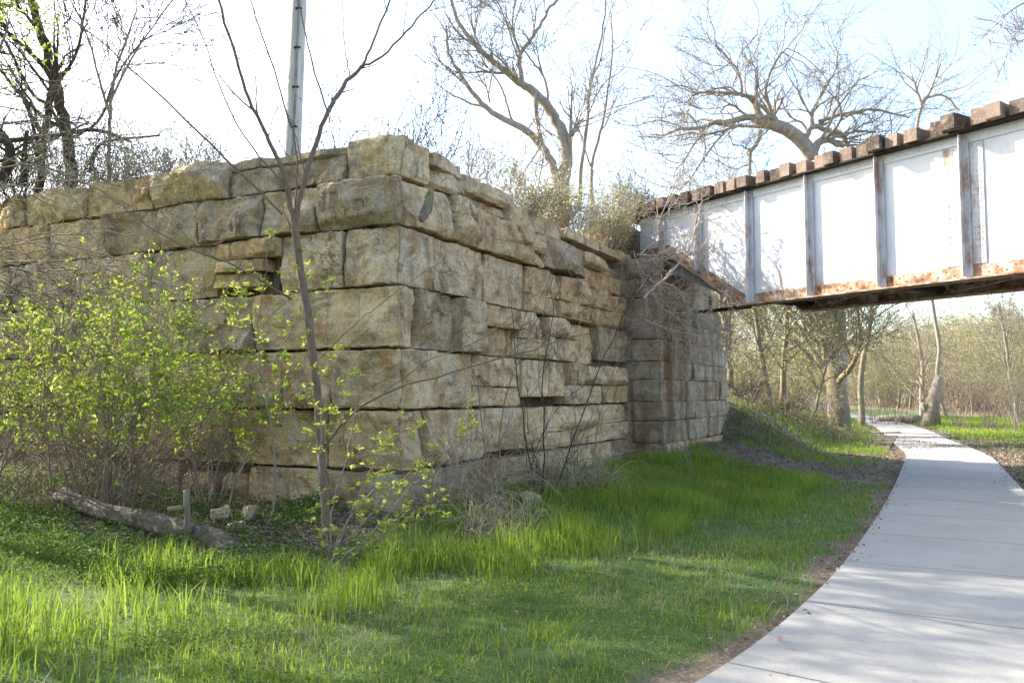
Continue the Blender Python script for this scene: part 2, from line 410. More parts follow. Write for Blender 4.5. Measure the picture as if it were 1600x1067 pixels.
# embankment
av = np.concatenate([np.arange(-5, .3, .28), np.arange(.3, 26.5, .28)]); bv = np.arange(.32, 38, .28)
A_, B_ = np.meshgrid(av, bv); a = A_.ravel(); b = B_.ravel()
p = wab(a, b, 0); zz = bankz(a, b) + .12 * n2(p[:, 0], p[:, 1], .9, 3, 2.0); g0 = gz(p[:, 0], p[:, 1])
zz = np.where(b > 14.2, np.maximum(zz, g0 - .25 * (a < -3.2)), zz)
p[:, 2] = zz
nx = len(av); i = np.arange(len(bv) - 1)[:, None] * nx + np.arange(nx - 1)[None, :]
q = np.stack([i, i + 1, i + nx + 1, i + nx], -1).reshape(-1, 4)
qa = a[q].mean(1); qb = b[q].mean(1); q = q[(qa > .38) | (qb > 14.8)]
mb = MB(); mb.add(p, q, tint=.25 * np.ones(len(p))); tag(mb.build('embankment', M['ground']), kind='structure')

# ------------------------------------------------------------------ stone wall
def stone(mb, lo, hi, seed, r=.016, rough=.05, cell=.032, arris=0, flat=1.0):
    """one rock-faced block in wall coordinates (a, b, z); corner edges rounded, faces hewn"""
    lo = np.array(lo, float); hi = np.array(hi, float); c = (lo + hi) / 2; h = (hi - lo) / 2
    r = min(r, h.min() * .6)
    V = []; Q = []; n0 = 0
    for ax in range(3):
        o = [k for k in range(3) if k != ax]
        nu = max(3, int(2 * h[o[0]] / cell)); nv = max(3, int(2 * h[o[1]] / cell))
        gl = lambda n_, hh_: np.unique(np.round(np.concatenate([np.linspace(-1, 1, n_ + 1), [-1 + r * .45 / hh_, 1 - r * .45 / hh_, -1 + r * 1.1 / hh_, 1 - r * 1.1 / hh_]]), 6))
        gu, gv = gl(nu, h[o[0]]), gl(nv, h[o[1]]); nu, nv = len(gu) - 1, len(gv) - 1
        u, v_ = np.meshgrid(gu, gv)
        for sgn in (-1, 1):
            P = np.zeros((u.size, 3)); P[:, o[0]] = u.ravel(); P[:, o[1]] = v_.ravel(); P[:, ax] = sgn
            i = np.arange(nv)[:, None] * (nu + 1) + np.arange(nu)[None, :]
            q = np.stack([i, i + 1, i + nu + 2, i + nu + 1], -1).reshape(-1, 4)
            flip = (sgn < 0) ^ (ax == 1)
            if flip: q = q[:, ::-1]
            V.append(P); Q.append(q + n0); n0 += len(P)
    V = np.vstack(V); Q = np.vstack(Q)
    _, idx, inv = np.unique(np.round(V, 5), axis=0, return_index=True, return_inverse=True)
    V = V[idx]; Q = inv.ravel()[Q]
    uq = V.copy()
    p = V * h
    inner = h - r; cl = np.clip(p, -inner, inner); dd = p - cl; ln = np.linalg.norm(dd, axis=1, keepdims=True) + 1e-9
    o = dd / ln; p = cl + o * r
    sd_ = seed * 13.7
    rg = np.random.default_rng(int(seed * 100) + 3)
    wob = np.stack([vnoise(p * 1.3 + sd_ + k * 31) for k in range(3)], 1) * np.array([.016, .016, .010])
    f1 = fbm(p * 2.2 + sd_, 3); f2 = fbm(p * 6 + sd_ * 1.3, 5)
    cen = np.clip(np.prod(1 - np.clip(np.abs(uq), 0, 1) ** 12 + (np.abs(uq) > .999), axis=1), 0, 1)
    fz = p.copy()
    def field(sid):
        gp = fz * [1, 1, 1] + sid * 5.1
        hew = np.full(len(p), 1e3)                          # hewn planes: the lowest of a few tilted cuts
        for k in range(6):
            gvec = rg.normal(0, 1, 3) * .22; hew = np.minimum(hew, rg.uniform(.0, .07) + (p - rg.uniform(-1, 1, 3) * h) @ gvec + .02 * f2)
        hew = np.clip(hew, -.16, .07)
        scoop = np.clip(fbm(gp * [1.5, 1.5, 2.0] - sd_, 2) - .12, 0, 1) * .24
        uv = np.clip(np.abs(uq[:, [2, 1 - sid]]), 0, 1); dome = (1 - uv[:, 0] ** 2.5) * (1 - uv[:, 1] ** 4)
        lay = np.floor(fbm(gp * 1.7 + sd_ * .3, 2) * 3 + p[:, 2] * 4.2); lay = (_perm[(lay.astype(np.int64) * 7919 + int(seed * 97)) & 0xFFFF] - .5) * .05
        lip = -.10 * sstep(-uq[:, 2], .5, 1.0) * (rg.random() < .5) * (.6 + .8 * f1)
        chip = -np.clip(fbm(gp * 4.0 + sd_ * .7, 3) - .05, 0, 1) * (1 - cen) * .10
        return flat * np.maximum(-.19, rough / .06 * (.025 * f1 + .036 * f2 + 1.05 * hew - .8 * scoop + lay + .02) + lip + chip)
    both = lo[0] < .3 and lo[1] < .3
    if both or lo[0] < .3 and not lo[1] < .3: 
        fa_ = field(0) * np.clip(1 - (p[:, 0] + h[0]) / .4, 0, 1)
    else: fa_ = 0
    if both or lo[1] < .3: fb_ = field(1) * np.clip(1 - (p[:, 1] + h[1]) / .4, 0, 1)
    else: fb_ = 0
    if arris:                                               # worn vertical corner
        va = np.clip(arris - (p[:, 0] + h[0]), 0, None); vb = np.clip(arris - (p[:, 1] + h[1]), 0, None)
        k2 = (va > 0) & (vb > 0); mx = np.maximum(va, vb) / (np.hypot(va, vb) + 1e-9)
        p[:, 0] = np.where(k2, arris - h[0] - va * mx, p[:, 0]); p[:, 1] = np.where(k2, arris - h[1] - vb * mx, p[:, 1])
    jag = fbm(p * 5 + sd_, 3); p[:, 2] -= np.sign(uq[:, 2]) * (np.abs(uq[:, 2]) > .999) * np.clip(jag, -.1, 1) * .045; p[:, 0 if not (lo[0] < .3) else 1] -= 0
    p = p + wob; p[:, 0] -= fa_; p[:, 1] -= fb_
    p[:, 2] += .10 * np.maximum(f1, -.1) * sstep(uq[:, 2], .8, 1) * (1 if rough > .0 and hi[2] > 4.6 else 0)
    p = p + c
    mb.add(wab(p[:, 0], p[:, 1], p[:, 2]), Q)

zc = [at(612, yy, 10.66)[2] for yy in (193, 263, 343, 441, 541, 641, 739, 836)]
zc[-1] = -.12
LJ = [[525, 338, 222, 118, 20], [483, 396, 298, 232, 150, 60], [525, 428, 322, 215, 110, 0], [382, 270, 150, 30], [512, 430, 330, 225, 110, -10], [502, 350, 195, 60], [505, 386, 330, 272, 180, 60]]
RJ = [[695, 743, 829, 905, 1003], [645, 722, 763, 861, 925, 1003], [700, 779, 838, 885, 945, 1003], [664, 731, 766, 822, 872, 945, 1004], [690, 757, 830, 893, 953, 1006], [668, 772, 852, 930, 1008], [692, 762, 850, 905, 962, 1009]]
wall = empty('stone_wall', (*C, 0), 'massive old retaining wall of rough tan limestone blocks, its rounded corner facing the grass', 'wall')
Cl = np.array([C[0], C[1], 0])
rs = np.random.default_rng(11); ns = 0
def put(pieces, seed):
    mb = MB()
    for k, (lo, hi, kw) in enumerate(pieces): stone(mb, lo, hi, seed + k * .37, **kw)
    return shift(mb, Cl).build('stone_block', M['stone'], wall, sharp=26)
for ci in range(7):
    z1, z0 = zc[ci] - .020, zc[ci + 1] + .018
    zm = (z0 + z1) / 2; bat = .028 * (ci - 3)
    la = [along(px, zm, EL) for px in LJ[ci]]; rb = [along(px, zm, ER) for px in RJ[ci]]
    g = .018
    # corner block
    ns += 1
    jit = rs.uniform(-.02, .02)
    if ci == 0:
        put([((-bat + jit, -bat, z0), (la[0] - g, rb[0] - g, z1), dict(r=.06, rough=.055, arris=.2))], ns)
    else:
        put([((-bat + jit, -bat + jit, z0), (la[0] - g, min(rb[0], 1.6) - g, z1), dict(r=.035, rough=.055, arris=.17))], ns)
    # left face
    ll = la + [la[-1] + 1.3, la[-1] + 2.6]
    for k in range(len(ll) - 1):
        ns += 1; a0, a1 = ll[k] + g, ll[k + 1] - g; off = rs.uniform(-.05, .035) - bat
        zt = z1 - (rs.uniform(0, .12) if ci == 0 else 0); zb = z0
        if ci == 0 and k == 0:
            put([((a0, off + .03, z0), (a1, .75, z1 - .2), dict(rough=.06)), ((a0, off + .1, z1 - .19), (a1 - .05, .85, z1 - .05), dict(rough=.04))], ns)
        elif ci == 2 and k == 1:     # split stone over a dark hollow
            zs = z0 + .52
            put([((a0, off, zs), (a1, .7, z1), dict(rough=.04)), ((a0 + .3, off + .03, zs - .19), (a1, .6, zs - .02), dict(rough=.05)), ((a0 + .42, off + .02, zs - .42), (a1 - .02, .6, zs - .21), dict(rough=.05))], ns)
        elif ci == 6 and k in (1, 2):
            put([((a0 + .03, off - .03, z0), (a1 - .06, .6, z1 - .12), dict(r=.14, rough=.08))], ns)
        else:
            put([((a0, off, zb), (a1, .7, zt), dict(rough=rs.uniform(.045, .085)))], ns)
    # right face, blocks get more broken towards the bridge
    for k in range(len(rb) - 1):
        ns += 1; b0, b1 = rb[k] + g, rb[k + 1] - g; off = -bat + rs.uniform(-.08, .11)
        zt = z1
        if ci == 0: zt = z1 - [.10, .14, .18, .24, .28][k] if k < 5 else z1 - .3
        hh = zt - z0
        if ci == 0 and k == 0:
            put([((off, b0, z0), (.7, b1, zt - .17), dict(rough=.06)), ((off + .01, b0, zt - .16), (.8, b1 + .03, zt + .04), dict(rough=.04))], ns)
        elif ci == 0 and k == 1:
            put([((off + .16, b0, z0), (.7, b1 - .35, zt - .25), dict(rough=.09)), ((off - .02, b0, zt - .24), (.8, b1, zt + .03), dict(rough=.08, r=.1)), ((off, b1 - .34, z0 - .3), (.7, b1, zt - .2), dict(rough=.06))], ns)
        elif k >= 1 and rs.random() < .64 and hh > .5:
            cut = rs.uniform(.38, .62); zs = z0 + hh * cut; bm = b0 + (b1 - b0) * rs.uniform(.35, .65)
            pcs = [((off + rs.uniform(0, .13), b0, z0), (.6, b1, zs - .012), dict(rough=.06))]
            if rs.random() < .6: pcs += [((off + rs.uniform(-.03, .06), b0, zs), (.6, bm - .01, zt), dict(rough=.06)), ((off + rs.uniform(0, .17), bm + .012, zs + .01), (.6, b1, zt - rs.uniform(0, .05)), dict(rough=.07))]
            else: pcs += [((off + rs.uniform(-.03, .08), b0, zs), (.6, b1, zt), dict(rough=.07))]
            put(pcs, ns)
        else:
            lift = rs.uniform(.06, .16) if (rs.random() < .5 and k >= 1) else 0
            put([((off, b0, z0 + lift), (.7, b1, zt), dict(rough=rs.uniform(.05, .085)))], ns)
# dark rubble core behind the faces
mb = MB()
mb.box((.40, .40, -.3), (12.5, .60, 4.55), lambda V: wab(V[:, 0], V[:, 1], V[:, 2]))
mb.box((.40, .605, -.3), (.60, 9.55, 4.35), lambda V: wab(V[:, 0], V[:, 1], V[:, 2]))
shift(mb, Cl).build('rubble_core', M['core'], wall, smooth=False)

# ------------------------------------------------------------------ abutment
ABR = math.radians(3.5)
A0 = wab(-.78, 9.30, 0)[:2]; AD = np.array([math.sin(math.radians(29.5)), math.cos(math.radians(29.5))]); AN = np.array([-AD[1], AD[0]])
abut = empty('bridge_abutment', (*A0, 0), 'stone bridge abutment of low even courses streaked with rust, beneath the girder end', 'abutment')
def wabA(p):
    return np.stack([A0[0] + p[:, 1] * AD[0] + p[:, 0] * AN[0], A0[1] + p[:, 1] * AD[1] + p[:, 0] * AN[1], p[:, 2]], 1)
_wab = wab
def stoneA(mb, lo, hi, seed, **kw):
    global wab
    wab = lambda a, b, z: wabA(np.stack([a, b, z], 1))
    stone(mb, lo, hi, seed, **kw); wab = _wab
def endb(z):   # far end of the abutment at height z (curved shoulder)
    return np.interp(z, [0, .4, .55, 3.2, 3.9, 4.4, 4.75, 5.0], [5.95, 5.9, 5.75, 5.5, 5.25, 4.85, 4.3, 3.6])
mb = MB(); z = .55; seed = 500; course = [.5, .44, .5, .42, .5, .46, .5, .44, .5, .3]
for k, hgt_ in enumerate(course):
    if z > 4.4: break
    b = 0.0; e = float(endb(z + hgt_ * .6)); 
    while b < e - .02:
        wd = rs.uniform(.7, 1.25); b1 = min(e, b + wd)
        if e - b1 < .35: b1 = e
        seed += 1; stoneA(mb, (rs.uniform(-.015, .02) + .035 * k * .5, b, z), (1.6, b1 - .008, z + hgt_ - .008), seed, r=.014, rough=.04, cell=.06, flat=.45); b = b1
    z += hgt_
shift(mb, [*A0, 0]).build('masonry', M['abut'], abut, sharp=38)
mb = MB(); b = 0
while b < 5.9:
    b1 = min(5.95, b + rs.uniform(.8, 1.3)); seed += 1
    stoneA(mb, (-.10, b, -.2), (1.2, b1 - .008, .54), seed, r=.016, rough=.045, cell=.06, flat=.6); b = b1
shift(mb, [*A0, 0]).build('plinth', M['abut'], abut, sharp=38)

# ------------------------------------------------------------------ railway bridge
BD = np.array([.545, -.839]); BD /= np.linalg.norm(BD); BN = np.array([-.839, -.545]); BN /= np.linalg.norm(BN)   # BN points at the viewer
P0 = np.array([3.70, 19.50]); ZB, ZT = 3.55, 5.98
bridge = empty('railway_bridge', (*P0, ZB), 'riveted silver grey plate girder railway bridge with timber ties, rusting along its lower edge', 'bridge')
def bw(V):   # local (along, out towards viewer, height above bottom) -> relative to the bridge origin
    V = np.asarray(V, float); return np.stack([V[:, 0] * BD[0] + V[:, 1] * BN[0], V[:, 0] * BD[1] + V[:, 1] * BN[1], V[:, 2]], 1)
GH = ZT - ZB; T0, TK, T1 = -.95, 2.36, 22.0; ZE = 1.42     # belly starts at TK, girder end height ZE
def bot(t): return float(np.interp(t, [T0, .1, TK, T1], [ZE, ZE, 0, 0]))
rv = lambda: None
def rivet(mb, t, o, z, r=.019, ax=1):
    an = np.arange(6) * math.pi / 3; V = []
    for rr, hh in ((1, 0), (.75, .6)):
        for q in an: V.append((t + math.cos(q) * r * rr, o + hh * r, z + math.sin(q) * r * rr))
    V.append((t, o + r * .85, z)); V = bw(V)
    mb.add(V, [(j, 6 + j, 6 + (j + 1) % 6, (j + 1) % 6) for j in range(6)], [(6 + j, 12, 6 + (j + 1) % 6) for j in range(6)])
def prism(mb, poly, o0, o1):   # polygon in (t, z) extruded from o0 to o1
    n = len(poly); V = [(t, o0, z) for t, z in poly] + [(t, o1, z) for t, z in poly]
    V = bw(V); c = len(V)
    qs = [(i, (i + 1) % n, n + (i + 1) % n, n + i) for i in range(n)]
    ts = [(0, i + 1, i) for i in range(1, n - 1)] + [(n, n + i, n + i + 1) for i in range(1, n - 1)]
    mb.add(V, qs, ts)
stiff = [-.15, 1.03 , 2.50, 4.0, 5.51, 7.05, 8.55, 10.05, 11.55]
for gi, off in enumerate((0.0, -2.05)):
    g = bpy.data.objects.new('girder', None); sc.collection.objects.link(g); g.parent = bridge
    mb = MB(); prism(mb, [(T0, ZE), (.1, ZE), (TK, 0), (T1, 0), (T1, GH), (T0, GH)], off - .012, off); mb.build('web', M['paint'], g, False)
    # top flange: cover plate + angle
    mb = MB(); mb.box((T0, off - .20, GH), (T1, off + .20, GH + .03), bw); mb.build('cover_plate', M['dark'], g, False)  # dirty plate, its dark colour also holding the shade under the ties
    mb = MB(); mb.box((T0, off + .003, GH - .17), (T1, off + .022, GH - .003), bw)
    if gi == 0:
        for t in np.arange(T0 + .1, 12.5, .13): rivet(mb, t, off + .022, GH - .10, .015)
    mb.build('top_flange', M['paint'], g, False)
    mb = MB()
    for (ta, za, tb, zb) in ((T0, ZE, .1, ZE), (.1, ZE, TK, 0), (TK, 0, T1, 0)):
        V = np.array([(ta, off - .20, za - .03), (ta, off + .20, za - .03), (ta, off + .20, za - .002), (ta, off - .20, za - .002), (tb, off - .20, zb - .03), (tb, off + .20, zb - .03), (tb, off + .20, zb - .002), (tb, off - .20, zb - .002)])
        mb.add(bw(V), [(0, 1, 2, 3), (7, 6, 5, 4), (1, 0, 4, 5), (2, 1, 5, 6), (3, 2, 6, 7), (0, 3, 7, 4)])
        V = V.copy(); V[:, 1] = [off + .003, off + .024, off + .024, off + .003] * 2; V[[0, 1, 4, 5], 2] += .032; V[[2, 3, 6, 7], 2] += .21
        mb.add(bw(V), [(0, 1, 2, 3), (7, 6, 5, 4), (1, 0, 4, 5), (2, 1, 5, 6), (3, 2, 6, 7), (0, 3, 7, 4)])
        if gi == 0:
            nn = int(abs(tb - ta) / .14)
            if tb > 13: nn = int((13 - ta) / .14)
            for k in range(1, nn):
                t = ta + .14 * k; zz_ = za + (zb - za) * (t - ta) / (tb - ta)
                rivet(mb, t, off + .024, zz_ + .08 + .07 * (k % 2), .017)
    mb.build('bottom_flange', M['rust'], g, False)
    for si, t in enumerate(stiff):
        if gi and si > 6: continue
        z0 = bot(t) + .03; mb = MB()
        wide = si == 5
        mb.box((t - .008, off + .026, z0), (t + .008, off + .15, GH - .02), bw)
        mb.box((t + .009, off + .026, z0), (t + .115, off + .042, GH - .02), bw)
        if wide:
            mb.box((t + .12, off + .002, z0 + .2), (t + .33, off + .020, GH - .19), bw)
            mb.box((t - .34, off + .002, z0 + .2), (t - .01, off + .014, GH - .19), bw)
        if gi == 0 and t < 9:
            for zz_ in np.arange(z0 + .08, GH - .1, .105):
                rivet(mb, t + .065, off + .042, zz_, .015)
                if wide:
                    for dt, oo in ((.17, .02), (.225, .02), (.28, .02), (-.08, .014), (-.17, .014), (-.26, .014)): 
                        if GH - .22 > zz_ > z0 + .22: rivet(mb, t + dt, off + oo, zz_, .013)
        mb.build('stiffener', M['stiff'], g, False)
# cross frames and lateral bracing seen from below
for t in (2.5, 5.5, 8.5, 11.5, 14.5):
    mb = MB(); mb.box((t - .06, -2.03, .05), (t + .06, -.03, .17), bw); mb.build('cross_brace', M['dark'], bridge, False)
for k, t in enumerate((2.5, 5.5, 8.5, 11.5)):
    for sg in (0, 1):
        mb = MB(); ya, yb = (-.1, -1.95) if sg else (-1.95, -.1)
        V = np.array([(t, ya, .02 + .07 * sg), (t + .14, ya, .02 + .07 * sg), (t + .14, ya, .08 + .07 * sg), (t, ya, .08 + .07 * sg), (t + 2.9, yb, .02 + .07 * sg), (t + 3.04, yb, .02 + .07 * sg), (t + 3.04, yb, .08 + .07 * sg), (t + 2.9, yb, .08 + .07 * sg)])
        mb.add(bw(V), [(0, 1, 2, 3), (7, 6, 5, 4), (1, 0, 4, 5), (2, 1, 5, 6), (3, 2, 6, 7), (0, 3, 7, 4)]); mb.build('lateral_brace', M['rust'], bridge, False)
# bearing shoes and the pipe strut
for off in (0, -2.05):
    mb = MB(); mb.box((-.22, off - .18, ZE - .155), (.14, off + .18, ZE - .033), bw); mb.build('bearing', M['rust'], bridge, False)
pa = at(1088, 488, 20.6) - np.array([*P0, ZB]); pb = at(1172, 479, 17.6) - np.array([*P0, ZB])
mb = MB(); mb.tube([pa, pb], .045, 8, cap=True); mb.build('strut', M['dark'], bridge)
# ties: each timber is a part of the bridge
rs2 = np.random.default_rng(5); t = -1.5
while t < 20:
    wd = rs2.uniform(.21, .25); ov = rs2.choice([.16, .2, .24, .28, .36], p=[.2, .25, .3, .15, .1]); hz = rs2.uniform(.22, .26)
    yaw = rs2.normal(0, .02)
    mb = MB(); a0 = -2.05 - rs2.uniform(.2, .45)
    nn = 7; ys_ = np.linspace(a0, ov + .02, nn); V = []
    zb_ = GH + .034
    for yv in ys_:
        for (tx, zx) in ((-.5, 0), (.5, 0), (.5, 1), (-.5, 1)):
            V.append((t + wd * tx * (1 + rs2.normal(0, .015)) + yaw * yv, yv + rs2.normal(0, .006), zb_ + hz * zx + rs2.normal(0, .005) * zx))
    V = np.array(V); qs = [(3, 2, 1, 0), ((nn - 1) * 4, (nn - 1) * 4 + 1, (nn - 1) * 4 + 2, (nn - 1) * 4 + 3)]
    for k in range(nn - 1):
        for j in range(4): qs.append((k * 4 + j, k * 4 + (j + 1) % 4, k * 4 + 4 + (j + 1) % 4, k * 4 + 4 + j))
    mb.add(bw(V), qs); mb.build('tie', M['tie'], bridge, False)
    t += wd + rs2.choice([.04, .10, .13, .18], p=[.2, .35, .3, .15])
mb = MB()
for off in (-.35, -1.72):
    mb.box((-1.6, off - .035, GH + .335), (20, off + .035, GH + .375), bw); mb.box((-1.6, off - .01, GH + .297), (20, off + .01, GH + .335), bw); mb.box((-1.6, off - .06, GH + .282), (20, off + .06, GH + .297), bw)
mb.build('rail', M['rust'], bridge, False)
#@VEG
# ------------------------------------------------------------------ plant builders
def walk(rng, p, d, L, n, wander=.12, up=0.0, sag=0.0):
    P = [np.array(p, float)]; d = np.array(d, float); d /= np.linalg.norm(d)
    for k in range(n):
        d = d + rng.normal(0, wander, 3) + np.array([0, 0, up - sag * (k / n)]); d /= np.linalg.norm(d)
        P.append(P[-1] + d * L / n)
    return np.array(P)
def side_dir(rng, T, ang):
    r = rng.normal(0, 1, 3); r -= T * (r @ T); r /= np.linalg.norm(r) + 1e-9
    return T * math.cos(ang) + r * math.sin(ang)
def fork(mb, rng, P, R, lvl, sp, spots, tint=.3):
    """add a limb and its side limbs; twigs of the last level give leaf spots (position, direction)"""
    mb.tube(P, R, tint=tint)
    if lvl >= len(sp): 
        for k in range(1, len(P)): spots.append((P[k], P[k] - P[k - 1]))
        return
    c = sp[lvl]; n = c['n'] if isinstance(c['n'], int) else int(rng.integers(*c['n']))
    seg = np.linalg.norm(np.diff(P, axis=0), axis=1).sum()
    for k in range(n):
        t = rng.uniform(c.get('t0', .25), 1.0); i = min(int(t * (len(P) - 1)), len(P) - 2); f = t * (len(P) - 1) - i
        p = P[i] * (1 - f) + P[i + 1] * f; T = P[i + 1] - P[i]; T = T / (np.linalg.norm(T) + 1e-9)
        r = (R[i] * (1 - f) + R[i + 1] * f) * c.get('rr', .6)
        L = (c['L'] if 'L' in c else seg * c['ratio'] * (1.15 - .6 * t)) * rng.uniform(.7, 1.25)
        d = side_dir(rng, T, rng.uniform(*c.get('ang', (.5, 1.1)))); d[2] += c.get('lift', .0)
        m_ = c.get('seg', 5)
        Q = walk(rng, p, d, L, m_, c.get('wander', .14), c.get('up', .03), c.get('sag', 0))
        fork(mb, rng, Q, np.linspace(max(r, c.get('rmin', .003)), c.get('rtip', .002), m_ + 1), lvl + 1, sp, spots, tint)
def leaves(mb, rng, pos, dr, L, W, tint=(0.2, 1.0), droop=.2, flat=.5):
    """diamond leaves, folded along the midrib"""
    n = len(pos); pos = np.asarray(pos, float); dr = np.asarray(dr, float); dr = dr / (np.linalg.norm(dr, axis=1, keepdims=True) + 1e-9)
    L = np.asarray(L) * rng.uniform(.65, 1.25, n); W = L * W * rng.uniform(.8, 1.2, n)
    up = rng.normal(0, 1, (n, 3)) * (1 - flat) + np.array([0, 0, 1.0]) * flat
    s = np.cross(dr, up); s /= (np.linalg.norm(s, axis=1, keepdims=True) + 1e-9); nn = np.cross(s, dr)
    m_ = pos + dr * (L * .45)[:, None]; fold = (W * .25)[:, None] * nn
    tip = pos + dr * L[:, None] - np.array([0, 0, 1]) * (L * droop)[:, None]
    V = np.stack([pos, m_ - s * (W * .5)[:, None] + fold, tip, m_ + s * (W * .5)[:, None] + fold], 1).reshape(-1, 3)
    i = np.arange(n)[:, None] * 4
    T = np.concatenate([i + np.array([[0, 1, 2]]), i + np.array([[0, 2, 3]])])
    tv = np.repeat(rng.uniform(*tint, n), 4); mb.add(V, None, T, tv)
def scatter_leaves(mb, rng, spots, per, L, W, spread=.03, up=.3, **kw):
    if not spots: return
    sp = np.array([s[0] for s in spots]); sd_ = np.array([s[1] for s in spots]); sd_ /= np.linalg.norm(sd_, axis=1, keepdims=True) + 1e-9
    k = rng.poisson(per, len(sp)); idx = np.repeat(np.arange(len(sp)), k); n = len(idx)
    if not n: return
    pos = sp[idx] + rng.normal(0, spread, (n, 3)); d = sd_[idx] * .6 + rng.normal(0, .6, (n, 3)); d[:, 2] += up
    leaves(mb, rng, pos, d, np.full(n, L), W, **kw)
def curve(pts, depth, n=None):
    """photo pixels at a real distance -> smooth 3-D polyline; depth may be a list"""
    dp = depth if isinstance(depth, (list, tuple)) else [depth] * len(pts)
    P = np.array([at(px, py, Y) for (px, py), Y in zip(pts, dp)])
    for _ in range(2):
        a = P[:-1] * .75 + P[1:] * .25; b = P[:-1] * .25 + P[1:] * .75
        P = np.vstack([P[:1], np.stack([a, b], 1).reshape(-1, 3), P[-1:]])
    return P
def rootz(p, dz=-.05):
    return np.array([p[0], p[1], float(gz([p[0]], [p[1]])[0]) + dz])
def plant(name, loc, label, cat, parts, group=None):
    """parts: list of (part name, MB, material); one part only -> the thing is that mesh"""
    parts = [q for q in parts if q[1].n]
    if len(parts) == 1:
        o = shift(parts[0][1], loc).build(name, parts[0][2]); o.location = loc; return tag(o, label, cat, group)
    r = empty(name, tuple(loc), label, cat, group)
    for nm, mb, mt in parts: shift(mb, loc).build(nm, mt, r)
    return r
def sprout(mb, rng, p, n, L, up=.3, **kw):
    d = rng.normal(0, 1, (n, 3)); d[:, 2] = np.abs(d[:, 2]) * .5 + up
    leaves(mb, rng, np.repeat(np.asarray(p)[None], n, 0) + rng.normal(0, L * .25, (n, 3)), d, np.full(n, L * 1.35), .36, **kw)

# ------------------------------------------------------------------ utility pole
r = np.random.default_rng(1)
pb_, pt_ = at(455, 260, 15.2), at(474, -160, 15.2)
pole = empty('utility_pole', tuple(pb_), 'weathered grey wooden utility pole rising behind the top of the wall', 'pole')
mb = MB(); P = np.linspace(pb_ - [0, 0, .8], pt_, 9); mb.tube(P, np.linspace(.155, .135, 9), 14, cap=True); shift(mb, pb_).build('shaft', M['pole'], pole)
mb = MB(); P2 = P + np.array([.045, -.155, 0]); mb.tube(P2, .022, 8); shift(mb, pb_).build('ground_wire_moulding', M['bark_grey'], pole)
for k in range(2, 8):
    mb = MB(); c = P[k] + np.array([.045, -.165, 0]); mb.box(c - [.06, .02, .012], c + [.06, .02, .012]); shift(mb, pb_).build('staple', M['dark'], pole, False)

# ------------------------------------------------------------------ foreground sapling with two leaders
r = np.random.default_rng(21); D = 9.4
mb = MB(); lf = MB(); spots = []
base = rootz(ongr(516, 850))
def limbpx(pts, dep, r0, r1, sp=None, tint=.2):
    P = curve(pts, dep); n = len(P); P[1:-1] += r.normal(0, .006, (n - 2, 3)); R = np.linspace(r0, r1, n)
    fork(mb, r, P, R, 0 if sp else 9, sp or [], spots, tint)
tw = [dict(n=3, L=.8, ang=(.3, .8), rr=.5, t0=.35, seg=6, up=.05, wander=.1, rtip=.0025), dict(n=2, L=.3, ang=(.4, .9), rr=.6, rtip=.002)]
tw0 = [dict(n=2, L=.5, ang=(.4, .9), rr=.35, t0=.3, seg=5, up=.05, rtip=.0025)]
limbpx([(516, 862), (508, 780), (500, 690), (495, 600), (482, 500), (466, 400), (459, 335)], 9.4, .052, .042, tw0)
limbpx([(459, 345), (452, 310), (443, 262), (424, 232), (412, 200), (385, 150), (368, 85), (342, 5), (330, -60)], [9.4, 9.4, 9.35, 9.3, 9.3, 9.2, 9.2, 9.1, 9.1], .036, .012, tw)
limbpx([(462, 345), (476, 280), (496, 215), (513, 172), (540, 130), (566, 104)], [9.4, 9.42, 9.5, 9.5, 9.6, 9.6], .034, .022, tw0)
limbpx([(566, 104), (585, 60), (612, -5), (630, -60)], [9.6, 9.7, 9.8, 9.9], .017, .009, tw)
limbpx([(563, 107), (600, 88), (640, 45), (668, 12), (690, -10)], [9.6, 9.5, 9.5, 9.4, 9.4], .016, .008, tw)
limbpx([(512, 175), (498, 135), (482, 80), (476, 45), (462, -20)], [9.5, 9.4, 9.4, 9.3, 9.3], .012, .006, tw)
limbpx([(455, 200), (438, 140), (412, 62), (392, 5), (380, -40)], [9.45, 9.4, 9.3, 9.3, 9.3], .011, .006, tw)
limbpx([(461, 335), (464, 270), (462, 215), (452, 190)], 9.45, .010, .009)
limbpx([(478, 280), (470, 240), (459, 205)], 9.4, .008, .006)
limbpx([(548, 122), (540, 95), (536, 40), (535, -30)], 9.6, .008, .004, tw0)
limbpx([(418, 220), (425, 190), (432, 172), (438, 152)], 9.3, .007, .004)
limbpx([(441, 335), (343, 238), (252, 152), (180, 85), (115, 30), (60, 0)], [9.4, 9.4, 9.5, 9.7, 9.9, 10], .017, .006, tw)
limbpx([(455, 300), (400, 240), (352, 165), (325, 85), (300, 20), (270, -40)], [9.4, 9.3, 9.2, 9.2, 9.2, 9.2], .011, .004, tw)
limbpx([(456, 468), (420, 445), (360, 410), (310, 395), (235, 358), (195, 325), (160, 300)], [9.4, 9.3, 9.3, 9.2, 9.2, 9.3, 9.4], .014, .005, tw)
limbpx([(508, 697), (545, 648), (605, 610), (690, 586), (800, 556), (880, 530), (930, 520)], [9.4, 9.2, 9.1, 9.0, 9.0, 9.1, 9.2], .016, .004, tw)
limbpx([(600, 612), (670, 560), (740, 540), (830, 470), (860, 430)], [9.1, 9.2, 9.2, 9.3, 9.4], .007, .003, tw0)
limbpx([(500, 560), (560, 500), (590, 480), (640, 440), (690, 410)], [9.4, 9.2, 9.2, 9.2, 9.2], .008, .003, tw0)
